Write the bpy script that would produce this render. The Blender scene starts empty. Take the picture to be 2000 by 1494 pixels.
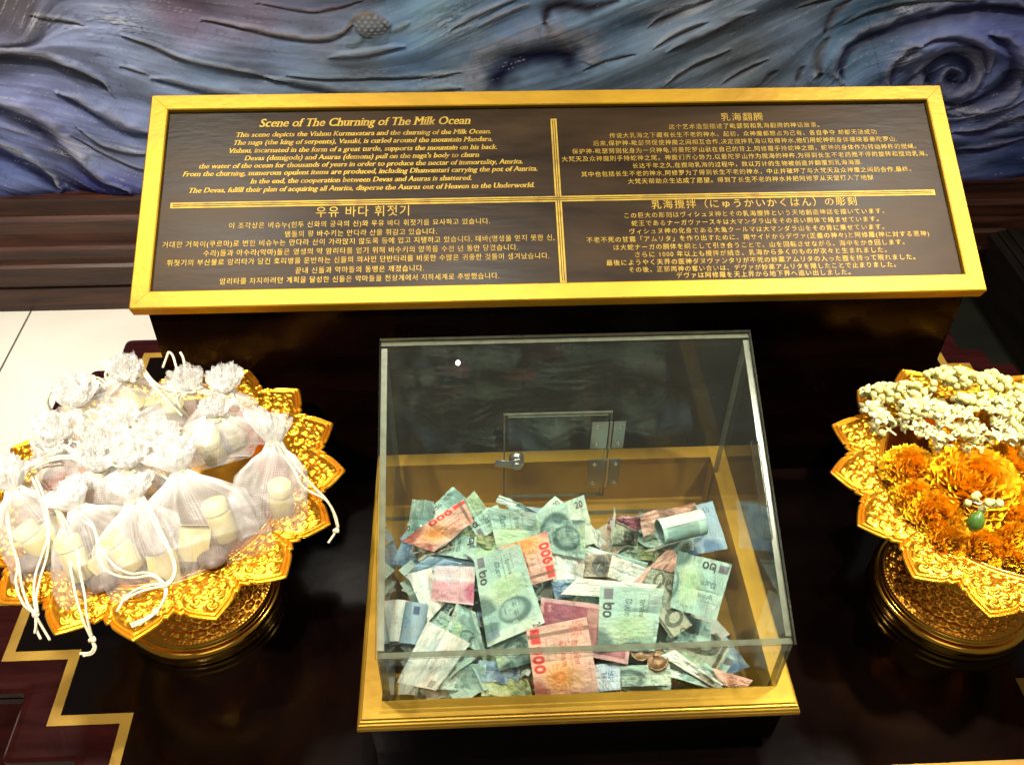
import bpy, bmesh, math, random
import numpy as np
from math import sin, cos, pi, radians, atan2, sqrt
from mathutils import Vector, Matrix

random.seed(7)
RNG = np.random.default_rng(7)
SC = bpy.context.scene
COL = SC.collection

# ------------------------------------------------------------------ camera
F_PX, PITCH, YAW, ROLL = 1851.97, 0.745736, 0.055572, 0.01226
CAM = np.array([0.0, 0.0, 1.1])                  # 1.1 m above the table top (z = 0)
_fw = np.array([sin(YAW) * cos(PITCH), cos(YAW) * cos(PITCH), -sin(PITCH)])
_r0 = np.array([cos(YAW), -sin(YAW), 0.0]); _u0 = np.cross(_r0, _fw)
_rt = _r0 * cos(ROLL) + _u0 * sin(ROLL)
_up = -_r0 * sin(ROLL) + _u0 * cos(ROLL)
cd = bpy.data.cameras.new('camera'); co = bpy.data.objects.new('camera', cd); COL.objects.link(co)
cd.sensor_fit = 'HORIZONTAL'; cd.sensor_width = 36.0; cd.lens = 36.0 * F_PX / 2000.0
cd.clip_start = 0.02; cd.clip_end = 100.0
m3 = Matrix((tuple(_rt), tuple(_up), tuple(-_fw))).transposed()
co.matrix_world = Matrix.Translation(Vector(CAM)) @ m3.to_4x4()
SC.camera = co

# ------------------------------------------------------------------ world, lamps, exposure
W = bpy.data.worlds.new('World'); SC.world = W; W.use_nodes = True
bg = W.node_tree.nodes['Background']
bg.inputs[0].default_value = (1.0, 0.92, 0.78, 1); bg.inputs[1].default_value = 0.11
SC.view_settings.view_transform = 'Standard'; SC.view_settings.look = 'None'
SC.view_settings.exposure = 0.0; SC.view_settings.gamma = 1.0
SC.view_settings.use_curve_mapping = False
SC.cycles.transparent_max_bounces = 40
SC.cycles.max_bounces = 14
SC.cycles.glossy_bounces = 6
SC.cycles.caustics_reflective = False; SC.cycles.caustics_refractive = False
SC.cycles.sample_clamp_indirect = 4.0


def lamp(name, loc, target, size, power, color=(1, 0.91, 0.77), spread=180, shape='DISK'):
    d = bpy.data.lights.new(name, 'AREA'); d.shape = shape; d.size = size
    d.energy = power; d.color = color; d.spread = radians(spread)
    o = bpy.data.objects.new(name, d); COL.objects.link(o); o.location = loc
    o.rotation_euler = (Vector(target) - Vector(loc)).to_track_quat('-Z', 'Y').to_euler()
    return o


# downlights known from their mirror images on plaque and lid, then added fill lamps
lamp('downlight_or_fill', (-0.80, 1.15, 2.35), (-0.45, 0.95, 0.0), 0.22, 20, spread=150)
lamp('downlight_or_fill', (1.33, 1.15, 2.35), (0.75, 0.90, 0.0), 0.22, 12, spread=110)
lamp('downlight_or_fill', (-0.05, 0.80, 2.45), (0.12, 0.72, 0.1), 0.009, 2.9, spread=50)
lamp('downlight_or_fill', (-0.55, -0.35, 2.35), (-0.42, 0.80, 0.27), 0.10, 2.7, spread=27)  # unseen spot added to whiten the bags in the left tray
lamp('downlight_or_fill', (1.10, 0.45, 2.45), (0.70, 0.72, 0.25), 0.10, 4.9, spread=34)  # unseen spot added to brighten the right tray and its flowers
lamp('downlight_or_fill', (-1.45, 1.55, 2.35), (-1.05, 1.75, -.5), 0.22, 5.5, spread=46)  # unseen lamp added to lift the pale floor at left
lamp('added_fill_panel', (0.15, -1.15, 2.45), (0.10, 0.75, 0.1), 1.5, 9, color=(1, 0.94, 0.83), shape='SQUARE')  # broad fill added behind the camera for the gold to mirror

# ------------------------------------------------------------------ picking points in space


def ray(px, py):
    return _fw + _rt * (px - 1000.0) / F_PX - _up * (py - 747.0) / F_PX


def atz(px, py, z):
    d = ray(px, py); return CAM + d * (z - CAM[2]) / d[2]


def aty(px, py, y):
    d = ray(px, py); return CAM + d * (y - CAM[1]) / d[1]


def onplane(px, py, p0, n):
    d = ray(px, py); return CAM + d * (np.dot(p0 - CAM, n) / np.dot(d, n))


# ------------------------------------------------------------------ object helpers


def tag(o, label=None, cat=None, group=None, kind=None):
    if label: o['label'] = label
    if cat: o['category'] = cat
    if group: o['group'] = group
    if kind: o['kind'] = kind
    return o


def empty(name, loc, label, cat, group=None):
    o = bpy.data.objects.new(name, None); COL.objects.link(o)
    o.location = Vector([float(a) for a in loc]); o.empty_display_size = 0.02
    return tag(o, label, cat, group)


def adopt(o, parent):
    o.parent = parent
    m = Matrix.Identity(4); p = parent; chain = []
    while p is not None:
        chain.append(p); p = p.parent
    for p in reversed(chain):
        m = m @ (p.matrix_parent_inverse if p.parent else Matrix.Identity(4)) @ p.matrix_basis
    o.matrix_parent_inverse = m.inverted()
    return o


def mesh(name, verts, faces, mats, parent=None, smooth=False, mi=None, colors=None, uv=None):
    v = np.asarray(verts, dtype=np.float64).reshape(-1, 3)
    lo, hi = v.min(0), v.max(0)
    org = np.array([(lo[0] + hi[0]) / 2, (lo[1] + hi[1]) / 2, lo[2]])
    me = bpy.data.meshes.new(name)
    v = (v - org)
    if isinstance(faces, np.ndarray):
        n = len(faces); k = faces.shape[1]
        me.vertices.add(len(v)); me.vertices.foreach_set('co', v.astype(np.float32).ravel())
        me.loops.add(n * k); me.loops.foreach_set('vertex_index', faces.astype(np.int32).ravel())
        me.polygons.add(n); me.polygons.foreach_set('loop_start', np.arange(0, n * k, k, dtype=np.int32))
        me.update(calc_edges=True)
    else:
        me.from_pydata([tuple(a) for a in v], [], faces)
    if not isinstance(mats, (list, tuple)): mats = [mats]
    for m in mats: me.materials.append(m)
    if mi is not None: me.polygons.foreach_set('material_index', np.asarray(mi, dtype=np.int32))
    if smooth: me.polygons.foreach_set('use_smooth', np.ones(len(me.polygons), dtype=bool))
    if colors is not None:
        c = np.asarray(colors, dtype=np.float32).reshape(-1, 3)
        ca = me.color_attributes.new('paint', 'FLOAT_COLOR', 'POINT')
        ca.data.foreach_set('color', np.concatenate([c, np.ones((len(c), 1), np.float32)], 1).ravel())
    if uv is not None:
        at = me.attributes.new('cloth_uv', 'FLOAT_VECTOR', 'POINT')
        at.data.foreach_set('vector', np.asarray(uv, dtype=np.float32).reshape(-1))
    me.validate()
    o = bpy.data.objects.new(name, me); COL.objects.link(o); o.location = Vector([float(a) for a in org])
    if parent is not None: adopt(o, parent)
    return o


def gridfaces(nu, nv, wrap_u=False, wrap_v=False):
    iu = np.arange(nu if wrap_u else nu - 1); iv = np.arange(nv if wrap_v else nv - 1)
    a, b = np.meshgrid(iu, iv, indexing='ij')
    a2 = (a + 1) % nu; b2 = (b + 1) % nv
    return np.stack([a * nv + b, a2 * nv + b, a2 * nv + b2, a * nv + b2], -1).reshape(-1, 4)


class MB:
    def __init__(s): s.v = []; s.f = []; s.m = []; s.c = []

    def add(s, verts, faces, mi=0, col=None):
        b = len(s.v); s.v += [tuple(float(c) for c in p) for p in verts]
        s.f += [tuple(int(i) + b for i in f) for f in faces]; s.m += [mi] * len(faces)
        if col is not None: s.c += [col] * len(verts)

    def box(s, lo, hi, mi=0, M=None, ch=0.0):
        x0, y0, z0 = lo; x1, y1, z1 = hi
        if ch <= 0:
            v = [(x0, y0, z0), (x1, y0, z0), (x1, y1, z0), (x0, y1, z0), (x0, y0, z1), (x1, y0, z1), (x1, y1, z1), (x0, y1, z1)]
            f = [(0, 3, 2, 1), (4, 5, 6, 7), (0, 1, 5, 4), (1, 2, 6, 5), (2, 3, 7, 6), (3, 0, 4, 7)]
        else:
            def ring(i, z): return [(x0 + i, y0 + i, z), (x1 - i, y0 + i, z), (x1 - i, y1 - i, z), (x0 + i, y1 - i, z)]
            v = ring(ch, z0) + ring(0, z0 + ch) + ring(0, z1 - ch) + ring(ch, z1)
            f = [(3, 2, 1, 0), (12, 13, 14, 15)]
            for k in range(3):
                for i in range(4):
                    j = (i + 1) % 4; f.append((k * 4 + i, k * 4 + j, k * 4 + 4 + j, k * 4 + 4 + i))
        if M is not None: v = [tuple(M @ Vector(p)) for p in v]
        s.add(v, f, mi)

    def tube(s, pts, r, n=7, mi=0, cap=True):
        pts = [np.asarray(p, float) for p in pts]; rings = []
        up = np.array([0.03, 0.05, 1.0])
        for i, p in enumerate(pts):
            t = pts[min(i + 1, len(pts) - 1)] - pts[max(i - 1, 0)]; t = t / (np.linalg.norm(t) + 1e-12)
            a = np.cross(t, up)
            if np.linalg.norm(a) < 1e-3: a = np.cross(t, np.array([1.0, 0, 0]))
            a /= np.linalg.norm(a); b = np.cross(t, a)
            rr = r[i] if hasattr(r, '__len__') else r
            rings.append([p + rr * (a * cos(2 * pi * k / n) + b * sin(2 * pi * k / n)) for k in range(n)])
        v = [q for R in rings for q in R]; f = []
        for i in range(len(rings) - 1):
            for k in range(n):
                k2 = (k + 1) % n; f.append((i * n + k, i * n + k2, (i + 1) * n + k2, (i + 1) * n + k))
        if cap: f.append(tuple(range(n - 1, -1, -1))); f.append(tuple((len(rings) - 1) * n + k for k in range(n)))
        s.add(v, f, mi)

    def lathe(s, prof, n=48, c=(0, 0, 0), mi=0, M=None, arc=2 * pi):
        v = []
        for k in range(n):
            a = arc * k / n
            for (r, z) in prof:
                p = (c[0] + r * cos(a), c[1] + r * sin(a), c[2] + z)
                v.append(tuple(M @ Vector(p)) if M is not None else p)
        L = len(prof); f = []
        for k in range(n):
            k2 = (k + 1) % n
            for i in range(L - 1): f.append((k * L + i, k2 * L + i, k2 * L + i + 1, k * L + i + 1))
        s.add(v, f, mi)

    def build(s, name, mats, parent=None, smooth=False):
        return mesh(name, s.v, s.f, mats, parent, smooth, s.m, s.c if s.c else None)


def smooth_path(pts, n=8):
    p = np.asarray(pts, float); out = []
    q = np.concatenate([[2 * p[0] - p[1]], p, [2 * p[-1] - p[-2]]])
    for i in range(1, len(q) - 2):
        for t in np.linspace(0, 1, n, endpoint=False):
            a, b, c, d = q[i - 1], q[i], q[i + 1], q[i + 2]
            out.append(0.5 * (2 * b + (c - a) * t + (2 * a - 5 * b + 4 * c - d) * t ** 2 + (3 * b - a - 3 * c + d) * t ** 3))
    out.append(p[-1]); return out


# ------------------------------------------------------------------ materials


def mat(name, base=(0.5, 0.5, 0.5), rough=0.5, metal=0.0, spec=0.5, coat=0.0, coat_r=0.1):
    m = bpy.data.materials.new(name); m.use_nodes = True
    b = m.node_tree.nodes['Principled BSDF']
    b.inputs['Base Color'].default_value = (*base, 1); b.inputs['Roughness'].default_value = rough
    b.inputs['Metallic'].default_value = metal; b.inputs['Specular IOR Level'].default_value = spec
    b.inputs['Coat Weight'].default_value = coat; b.inputs['Coat Roughness'].default_value = coat_r
    return m


def nd(m, t, **kw):
    n = m.node_tree.nodes.new(t)
    for k, v in kw.items():
        if k in n.inputs: n.inputs[k].default_value = v
        else: setattr(n, k, v)
    return n


def lk(m, a, b): m.node_tree.links.new(a, b)


def bsdf(m): return m.node_tree.nodes['Principled BSDF']


def vary(m, c0, c1, scale=8, stretch=(1, 1, 1), detail=6, rough=None, bump=0.0, lo=0.35, hi=0.65, bscale=None, dist=0.6):
    tc = nd(m, 'ShaderNodeTexCoord'); mp = nd(m, 'ShaderNodeMapping'); mp.inputs['Scale'].default_value = stretch
    lk(m, tc.outputs['Object'], mp.inputs['Vector'])
    n = nd(m, 'ShaderNodeTexNoise', Scale=scale, Detail=detail, Distortion=dist); lk(m, mp.outputs[0], n.inputs['Vector'])
    r = nd(m, 'ShaderNodeValToRGB'); r.color_ramp.elements[0].position = lo; r.color_ramp.elements[1].position = hi
    r.color_ramp.elements[0].color = (*c0, 1); r.color_ramp.elements[1].color = (*c1, 1)
    lk(m, n.outputs['Fac'], r.inputs['Fac']); lk(m, r.outputs['Color'], bsdf(m).inputs['Base Color'])
    if rough:
        mr = nd(m, 'ShaderNodeMapRange'); mr.inputs['To Min'].default_value = rough[0]; mr.inputs['To Max'].default_value = rough[1]
        lk(m, n.outputs['Fac'], mr.inputs['Value']); lk(m, mr.outputs[0], bsdf(m).inputs['Roughness'])
    if bump:
        n2 = nd(m, 'ShaderNodeTexNoise', Scale=bscale or scale * 4, Detail=4); lk(m, mp.outputs[0], n2.inputs['Vector'])
        b = nd(m, 'ShaderNodeBump', Strength=1.0, Distance=bump); lk(m, n2.outputs['Fac'], b.inputs['Height'])
        lk(m, b.outputs[0], bsdf(m).inputs['Normal'])
    return m


def painted(name, rough=0.5, spec=0.3, **kw):
    m = mat(name, rough=rough, spec=spec, **kw)
    a = nd(m, 'ShaderNodeAttribute', attribute_name='paint'); lk(m, a.outputs['Color'], bsdf(m).inputs['Base Color'])
    return m


M = {}
M['gold_leaf'] = vary(mat('gold_leaf', rough=0.42, metal=0.45), (0.34, 0.185, 0.005), (0.50, 0.285, 0.009), 5, (1, 1.6, 1.6), rough=(0.33, 0.52), bump=0.0005, bscale=50)
M['gold_text'] = vary(mat('gold_text', rough=0.5, metal=0.35), (0.24, 0.135, 0.012), (0.48, 0.32, 0.03), 45, rough=(0.4, 0.6), lo=.25, hi=.6)
M['gold_base'] = vary(mat('gold_base_paint', rough=0.4, metal=0.6), (0.34, 0.19, 0.016), (0.55, 0.33, 0.03), 7, rough=(0.34, 0.48), bump=0.0003, bscale=80)
M['gold_well'] = vary(mat('gold_well_paint', rough=0.4, metal=0.35), (0.40, 0.22, 0.03), (0.55, 0.33, 0.05), 5, (1, 6, 1), rough=(0.3, 0.5))
M['inlay'] = vary(mat('inlay_gold', rough=0.5, metal=0.35), (0.32, 0.18, 0.025), (0.48, 0.29, 0.04), 14, rough=(0.4, 0.6))
M['tray'] = mat('tray_gold', (1.0, 0.455, 0.030), 0.31, 0.94)
M['plaque'] = vary(mat('plaque_lacquer', rough=0.4, spec=0.13), (0.014, 0.0075, 0.003), (0.050, 0.028, 0.011), 3.5, (1, 4, 4), rough=(0.25, 0.46), bump=0.0003, bscale=25)
M['lacquer'] = vary(mat('black_lacquer', rough=0.1, spec=0.35), (0.0015, 0.0007, 0.0006), (0.004, 0.0018, 0.0015), 9, rough=(0.07, 0.16), bump=0.00012, bscale=40)
M['mahogany'] = vary(mat('mahogany', rough=0.28, spec=0.12), (0.016, 0.0025, 0.0025), (0.030, 0.005, 0.004), 10, (1, 5, 5), rough=(0.2, 0.36), bump=0.0002)
M['cabinet'] = vary(mat('cabinet_wood', rough=0.22, spec=0.04), (0.002, 0.0006, 0.0005), (0.006, 0.0016, 0.0012), 6, (1, 10, 3), rough=(0.16, 0.3))
M['plinth'] = vary(mat('plinth_wood', rough=0.4, spec=0.4), (0.022, 0.0075, 0.005), (0.080, 0.026, 0.014), 5, (0.6, 10, 10), rough=(0.3, 0.5), bump=0.0005)
M['block'] = vary(mat('block_wood', rough=0.45, spec=0.3), (0.008, 0.006, 0.004), (0.020, 0.014, 0.009), 5, (5, 1, 5), rough=(0.35, 0.5))
M['floor'] = vary(mat('white_tile', rough=0.2), (0.76, 0.73, 0.64), (0.85, 0.82, 0.74), 3, rough=(0.14, 0.26))
M['floor_shade'] = vary(mat('floor_shade_paint', rough=0.3), (0.018, 0.019, 0.014), (0.032, 0.030, 0.022), 4, rough=(0.25, 0.4))  # shade on the right floor, put into the colour
M['joint'] = mat('tile_joint', (0.10, 0.09, 0.07), 0.8)
M['steel'] = mat('steel', (0.42, 0.43, 0.42), 0.32, 0.9)
M['screw'] = mat('screw_bright', (0.85, 0.85, 0.8), 0.2, 1.0)
M['cord'] = vary(mat('cotton_cord', rough=0.8, spec=0.1), (0.66, 0.56, 0.38), (0.80, 0.72, 0.52), 400, bump=0.0004, bscale=900)
M['cream'] = mat('cream_plastic', (0.46, 0.38, 0.14), 0.4)
M['cream_cap'] = mat('cream_cap', (0.62, 0.55, 0.26), 0.35)
M['carton'] = vary(mat('cream_card', rough=0.7, spec=0.2), (0.46, 0.36, 0.14), (0.56, 0.46, 0.20), 60)
M['stone'] = vary(mat('dark_soap', rough=0.5), (0.10, 0.07, 0.06), (0.20, 0.14, 0.11), 60)
M['note'] = painted('banknote_paper', 0.55, 0.25)
M['mural'] = painted('mural_paint', 0.48, 0.22)
M['coin'] = vary(mat('coin_bronze', rough=0.4, metal=0.8), (0.13, 0.08, 0.045), (0.24, 0.15, 0.08), 300)
M['petal'] = painted('marigold_petal', 0.6, 0.2)
M['bud_white'] = painted('jasmine_petal', 0.5, 0.25)
M['leaf'] = vary(mat('green_bud', rough=0.35), (0.05, 0.12, 0.015), (0.10, 0.20, 0.03), 60)
for k in ('petal', 'bud_white'):
    bsdf(M[k]).inputs['Subsurface Weight'].default_value = 0.25
    bsdf(M[k]).inputs['Subsurface Radius'].default_value = (0.006, 0.004, 0.002)


def acrylic(name, tint):
    m = bpy.data.materials.new(name); m.use_nodes = True; nt = m.node_tree; nt.nodes.clear()
    out = nt.nodes.new('ShaderNodeOutputMaterial')
    tr = nt.nodes.new('ShaderNodeBsdfTransparent'); tr.inputs[0].default_value = (*tint, 1)
    gl = nt.nodes.new('ShaderNodeBsdfGlossy'); gl.inputs['Roughness'].default_value = 0.002
    df = nt.nodes.new('ShaderNodeBsdfDiffuse'); df.inputs[0].default_value = (0.6, 0.66, 0.56, 1)
    # Fresnel of a thin sheet, the same from both sides (Schlick)
    ge = nt.nodes.new('ShaderNodeNewGeometry'); dt = nt.nodes.new('ShaderNodeVectorMath'); dt.operation = 'DOT_PRODUCT'
    nt.links.new(ge.outputs['Normal'], dt.inputs[0]); nt.links.new(ge.outputs['Incoming'], dt.inputs[1])

    def mth(op, x, y):
        n = nt.nodes.new('ShaderNodeMath'); n.operation = op
        for i, q in enumerate((x, y)):
            if q is None: continue
            if isinstance(q, (int, float)): n.inputs[i].default_value = q
            else: nt.links.new(q, n.inputs[i])
        return n.outputs[0]
    c_ = mth('ABSOLUTE', dt.outputs['Value'], None); p5 = mth('POWER', mth('SUBTRACT', 1.0, c_), 5.0)
    frs = mth('ADD', mth('MULTIPLY', p5, 0.96), 0.036)
    # faint smears and dust on the sheet
    tc = nt.nodes.new('ShaderNodeTexCoord'); no = nt.nodes.new('ShaderNodeTexNoise'); no.inputs['Scale'].default_value = 14; no.inputs['Detail'].default_value = 6
    nt.links.new(tc.outputs['Object'], no.inputs['Vector'])
    mr = nt.nodes.new('ShaderNodeMapRange'); mr.inputs['From Min'].default_value = 0.45; mr.inputs['From Max'].default_value = 0.8
    mr.inputs['To Min'].default_value = 0.007; mr.inputs['To Max'].default_value = 0.010
    nt.links.new(no.outputs['Fac'], mr.inputs['Value'])
    m1 = nt.nodes.new('ShaderNodeMixShader'); m2 = nt.nodes.new('ShaderNodeMixShader')
    nt.links.new(frs, m1.inputs[0]); nt.links.new(tr.outputs[0], m1.inputs[1]); nt.links.new(gl.outputs[0], m1.inputs[2])
    nt.links.new(mr.outputs[0], m2.inputs[0]); nt.links.new(m1.outputs[0], m2.inputs[1]); nt.links.new(df.outputs[0], m2.inputs[2])
    nt.links.new(m2.outputs[0], out.inputs[0]); return m


def acrylic_edge(name, col, clear):
    m = bpy.data.materials.new(name); m.use_nodes = True; nt = m.node_tree
    b = nt.nodes['Principled BSDF']; b.inputs['Base Color'].default_value = (*col, 1); b.inputs['Roughness'].default_value = 0.22
    tc = nt.nodes.new('ShaderNodeTexCoord'); no = nt.nodes.new('ShaderNodeTexNoise'); no.inputs['Scale'].default_value = 60; no.inputs['Detail'].default_value = 5
    nt.links.new(tc.outputs['Object'], no.inputs['Vector'])
    r = nt.nodes.new('ShaderNodeValToRGB'); r.color_ramp.elements[0].position = 0.3; r.color_ramp.elements[1].position = 0.7
    r.color_ramp.elements[0].color = (col[0] * 0.6, col[1] * 0.6, col[2] * 0.6, 1); r.color_ramp.elements[1].color = (*col, 1)
    nt.links.new(no.outputs['Fac'], r.inputs[0]); nt.links.new(r.outputs[0], b.inputs['Base Color'])
    out = nt.nodes['Material Output']; tr = nt.nodes.new('ShaderNodeBsdfTransparent'); tr.inputs[0].default_value = (0.85, 0.88, 0.80, 1)
    mx = nt.nodes.new('ShaderNodeMixShader'); mx.inputs[0].default_value = clear
    nt.links.new(b.outputs[0], mx.inputs[1]); nt.links.new(tr.outputs[0], mx.inputs[2]); nt.links.new(mx.outputs[0], out.inputs[0]); return m


M['acrylic'] = acrylic('clear_acrylic', (0.965, 0.98, 0.955))
M['acrylic_edge'] = acrylic_edge('acrylic_cut_edge', (0.21, 0.225, 0.16), 0.2)


def organza(name, fac0, fac1, weave=True):
    m = bpy.data.materials.new(name); m.use_nodes = True; nt = m.node_tree; nt.nodes.clear()
    out = nt.nodes.new('ShaderNodeOutputMaterial')
    tr = nt.nodes.new('ShaderNodeBsdfTransparent')
    df = nt.nodes.new('ShaderNodeBsdfDiffuse'); df.inputs[0].default_value = (0.93, 0.92, 0.89, 1)
    tl = nt.nodes.new('ShaderNodeBsdfTranslucent'); tl.inputs[0].default_value = (0.92, 0.91, 0.88, 1)
    gl = nt.nodes.new('ShaderNodeBsdfGlossy'); gl.inputs['Roughness'].default_value = 0.35
    a = nt.nodes.new('ShaderNodeMixShader'); a.inputs[0].default_value = 0.35
    nt.links.new(df.outputs[0], a.inputs[1]); nt.links.new(tl.outputs[0], a.inputs[2])
    g = nt.nodes.new('ShaderNodeMixShader'); g.inputs[0].default_value = 0.08
    nt.links.new(a.outputs[0], g.inputs[1]); nt.links.new(gl.outputs[0], g.inputs[2])
    at = nt.nodes.new('ShaderNodeAttribute'); at.attribute_name = 'cloth_uv'
    sep = nt.nodes.new('ShaderNodeSeparateXYZ'); nt.links.new(at.outputs['Vector'], sep.inputs[0])

    def wave(sock, freq):
        mu = nt.nodes.new('ShaderNodeMath'); mu.operation = 'MULTIPLY'; mu.inputs[1].default_value = freq
        nt.links.new(sock, mu.inputs[0]); s = nt.nodes.new('ShaderNodeMath'); s.operation = 'SINE'; nt.links.new(mu.outputs[0], s.inputs[0]); return s
    s1 = wave(sep.outputs[0], 3300); s2 = wave(sep.outputs[1], 3300)
    mx = nt.nodes.new('ShaderNodeMath'); mx.operation = 'MAXIMUM'; nt.links.new(s1.outputs[0], mx.inputs[0]); nt.links.new(s2.outputs[0], mx.inputs[1])
    mr = nt.nodes.new('ShaderNodeMapRange'); mr.inputs['From Min'].default_value = -1; mr.inputs['From Max'].default_value = 1
    mr.inputs['To Min'].default_value = fac0; mr.inputs['To Max'].default_value = fac1
    nt.links.new(mx.outputs[0], mr.inputs['Value'])
    # third channel of cloth_uv: how gathered the cloth is there (denser threads)
    ad = nt.nodes.new('ShaderNodeMath'); ad.operation = 'ADD'; ad.use_clamp = True
    nt.links.new(mr.outputs[0], ad.inputs[0]); nt.links.new(sep.outputs[2], ad.inputs[1])
    m2 = nt.nodes.new('ShaderNodeMixShader')
    nt.links.new(ad.outputs[0], m2.inputs[0]); nt.links.new(tr.outputs[0], m2.inputs[1]); nt.links.new(g.outputs[0], m2.inputs[2])
    nt.links.new(m2.outputs[0], out.inputs[0]); return m


M['organza'] = organza('white_organza', 0.04, 0.24)
M['tulle'] = organza('gathered_tulle', 0.14, 0.42)

M['emboss'] = mat('embossed_gold', (0.95, 0.42, 0.045), 0.3, 1.0)
# fine grain on the polished tray gold
mt = M['tray']; tc = nd(mt, 'ShaderNodeTexCoord'); no = nd(mt, 'ShaderNodeTexNoise', Scale=300.0, Detail=3.0); lk(mt, tc.outputs['Object'], no.inputs['Vector'])
bp = nd(mt, 'ShaderNodeBump', Strength=0.5, Distance=0.0006); lk(mt, no.outputs['Fac'], bp.inputs['Height']); lk(mt, bp.outputs[0], bsdf(mt).inputs['Normal'])

# ------------------------------------------------------------------ numpy noise


def vnoise(x, y, seed=0):
    xi = np.floor(x).astype(np.int64); yi = np.floor(y).astype(np.int64); xf = x - xi; yf = y - yi

    def h(a, b):
        n = (a * 374761393 + b * 668265263 + seed * 974711) & 0x7fffffff
        n = ((n ^ (n >> 13)) * 1274126177) & 0x7fffffff
        return ((n ^ (n >> 16)) & 0xffff) / 65535.0
    u = xf * xf * (3 - 2 * xf); v = yf * yf * (3 - 2 * yf)
    return (h(xi, yi) * (1 - u) + h(xi + 1, yi) * u) * (1 - v) + (h(xi, yi + 1) * (1 - u) + h(xi + 1, yi + 1) * u) * v


def fbm(x, y, seed=0, o=4):
    s = 0; a = 0.5
    for i in range(o): s = s + a * vnoise(x * 2 ** i, y * 2 ** i, seed + i); a *= 0.5
    return s / (1 - 0.5 ** o)


# ------------------------------------------------------------------ setting: floor, plinth
FZ = -0.5
mb = MB(); mb.add([(-6, -4, FZ), (6, -4, FZ), (6, 2.3, FZ), (-6, 2.3, FZ)], [(0, 1, 2, 3)])
tag(mb.build('floor', M['floor']), 'pale cream polished stone floor tiles beside the altar table', 'floor', kind='structure')
mb = MB()
for x in (-1.182, -1.782, -2.382, -0.582, 0.018, 0.618): mb.add([(x - .0022, -4, FZ + .001), (x + .0022, -4, FZ + .001), (x + .0022, 2.2, FZ + .001), (x - .0022, 2.2, FZ + .001)], [(0, 1, 2, 3)])
for y in (1.0, 0.4): mb.add([(-6, y - .0022, FZ + .0015), (0.9, y - .0022, FZ + .0015), (0.9, y + .0022, FZ + .0015), (-6, y + .0022, FZ + .0015)], [(0, 1, 2, 3)])
tag(mb.build('floor_joints', M['joint']), 'thin dark joints between the pale floor tiles', 'floor joint', kind='structure')
mb = MB(); mb.add([(0.95, -4, FZ + .004), (6, -4, FZ + .004), (6, 2.2, FZ + .004), (0.95, 2.2, FZ + .004)], [(0, 1, 2, 3)])  # dark sheet over the pale floor, painted in place of shade
tag(mb.build('floor_shade_sheet', M['floor_shade']), 'floor to the right of the table with its shade painted dark', 'floor', kind='structure')

# wooden plinth under the relief mural: one long moulded profile
prof = [(2.060, -.5), (2.060, -.428), (2.066, -.424), (2.066, -.419), (2.057, -.414), (2.057, -.376), (2.052, -.370), (2.052, -.356), (2.060, -.350),
        (2.064, -.335), (2.064, -.31), (2.072, -.302), (2.080, -.27), (2.080, -.235), (2.098, -.228), (2.103, -.19), (2.103, -.182), (2.22, -.180), (2.22, -.5)]
mb = MB(); X0, X1 = -3.0, 3.2
mb.add([(X0, y, z) for y, z in prof] + [(X1, y, z) for y, z in prof],
       [(i, i + len(prof), (i + 1) % len(prof) + len(prof), (i + 1) % len(prof)) for i in range(len(prof))] + [tuple(range(len(prof)))] + [tuple(range(2 * len(prof) - 1, len(prof) - 1, -1))])
tag(mb.build('wooden_plinth', M['plinth']), 'long dark moulded timber plinth under the blue relief mural', 'plinth')

# dark stepped block at the right, returning towards the viewer
mb = MB()
mb.box((1.385, 0.9, FZ + .004), (2.6, 2.045, -.318), ch=.004)
for i, (x, z) in enumerate([(1.372, -.300), (1.392, -.290), (1.412, -.281)]): mb.box((x, .9 - .02 * 1, z - .02), (2.6, 2.046 - .001 * i, z), ch=.003)
tag(mb.build('stepped_block', M['block']), 'dark wooden block with three ridged edges right of the sign', 'block')

# ------------------------------------------------------------------ relief mural
YM = 2.12


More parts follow.
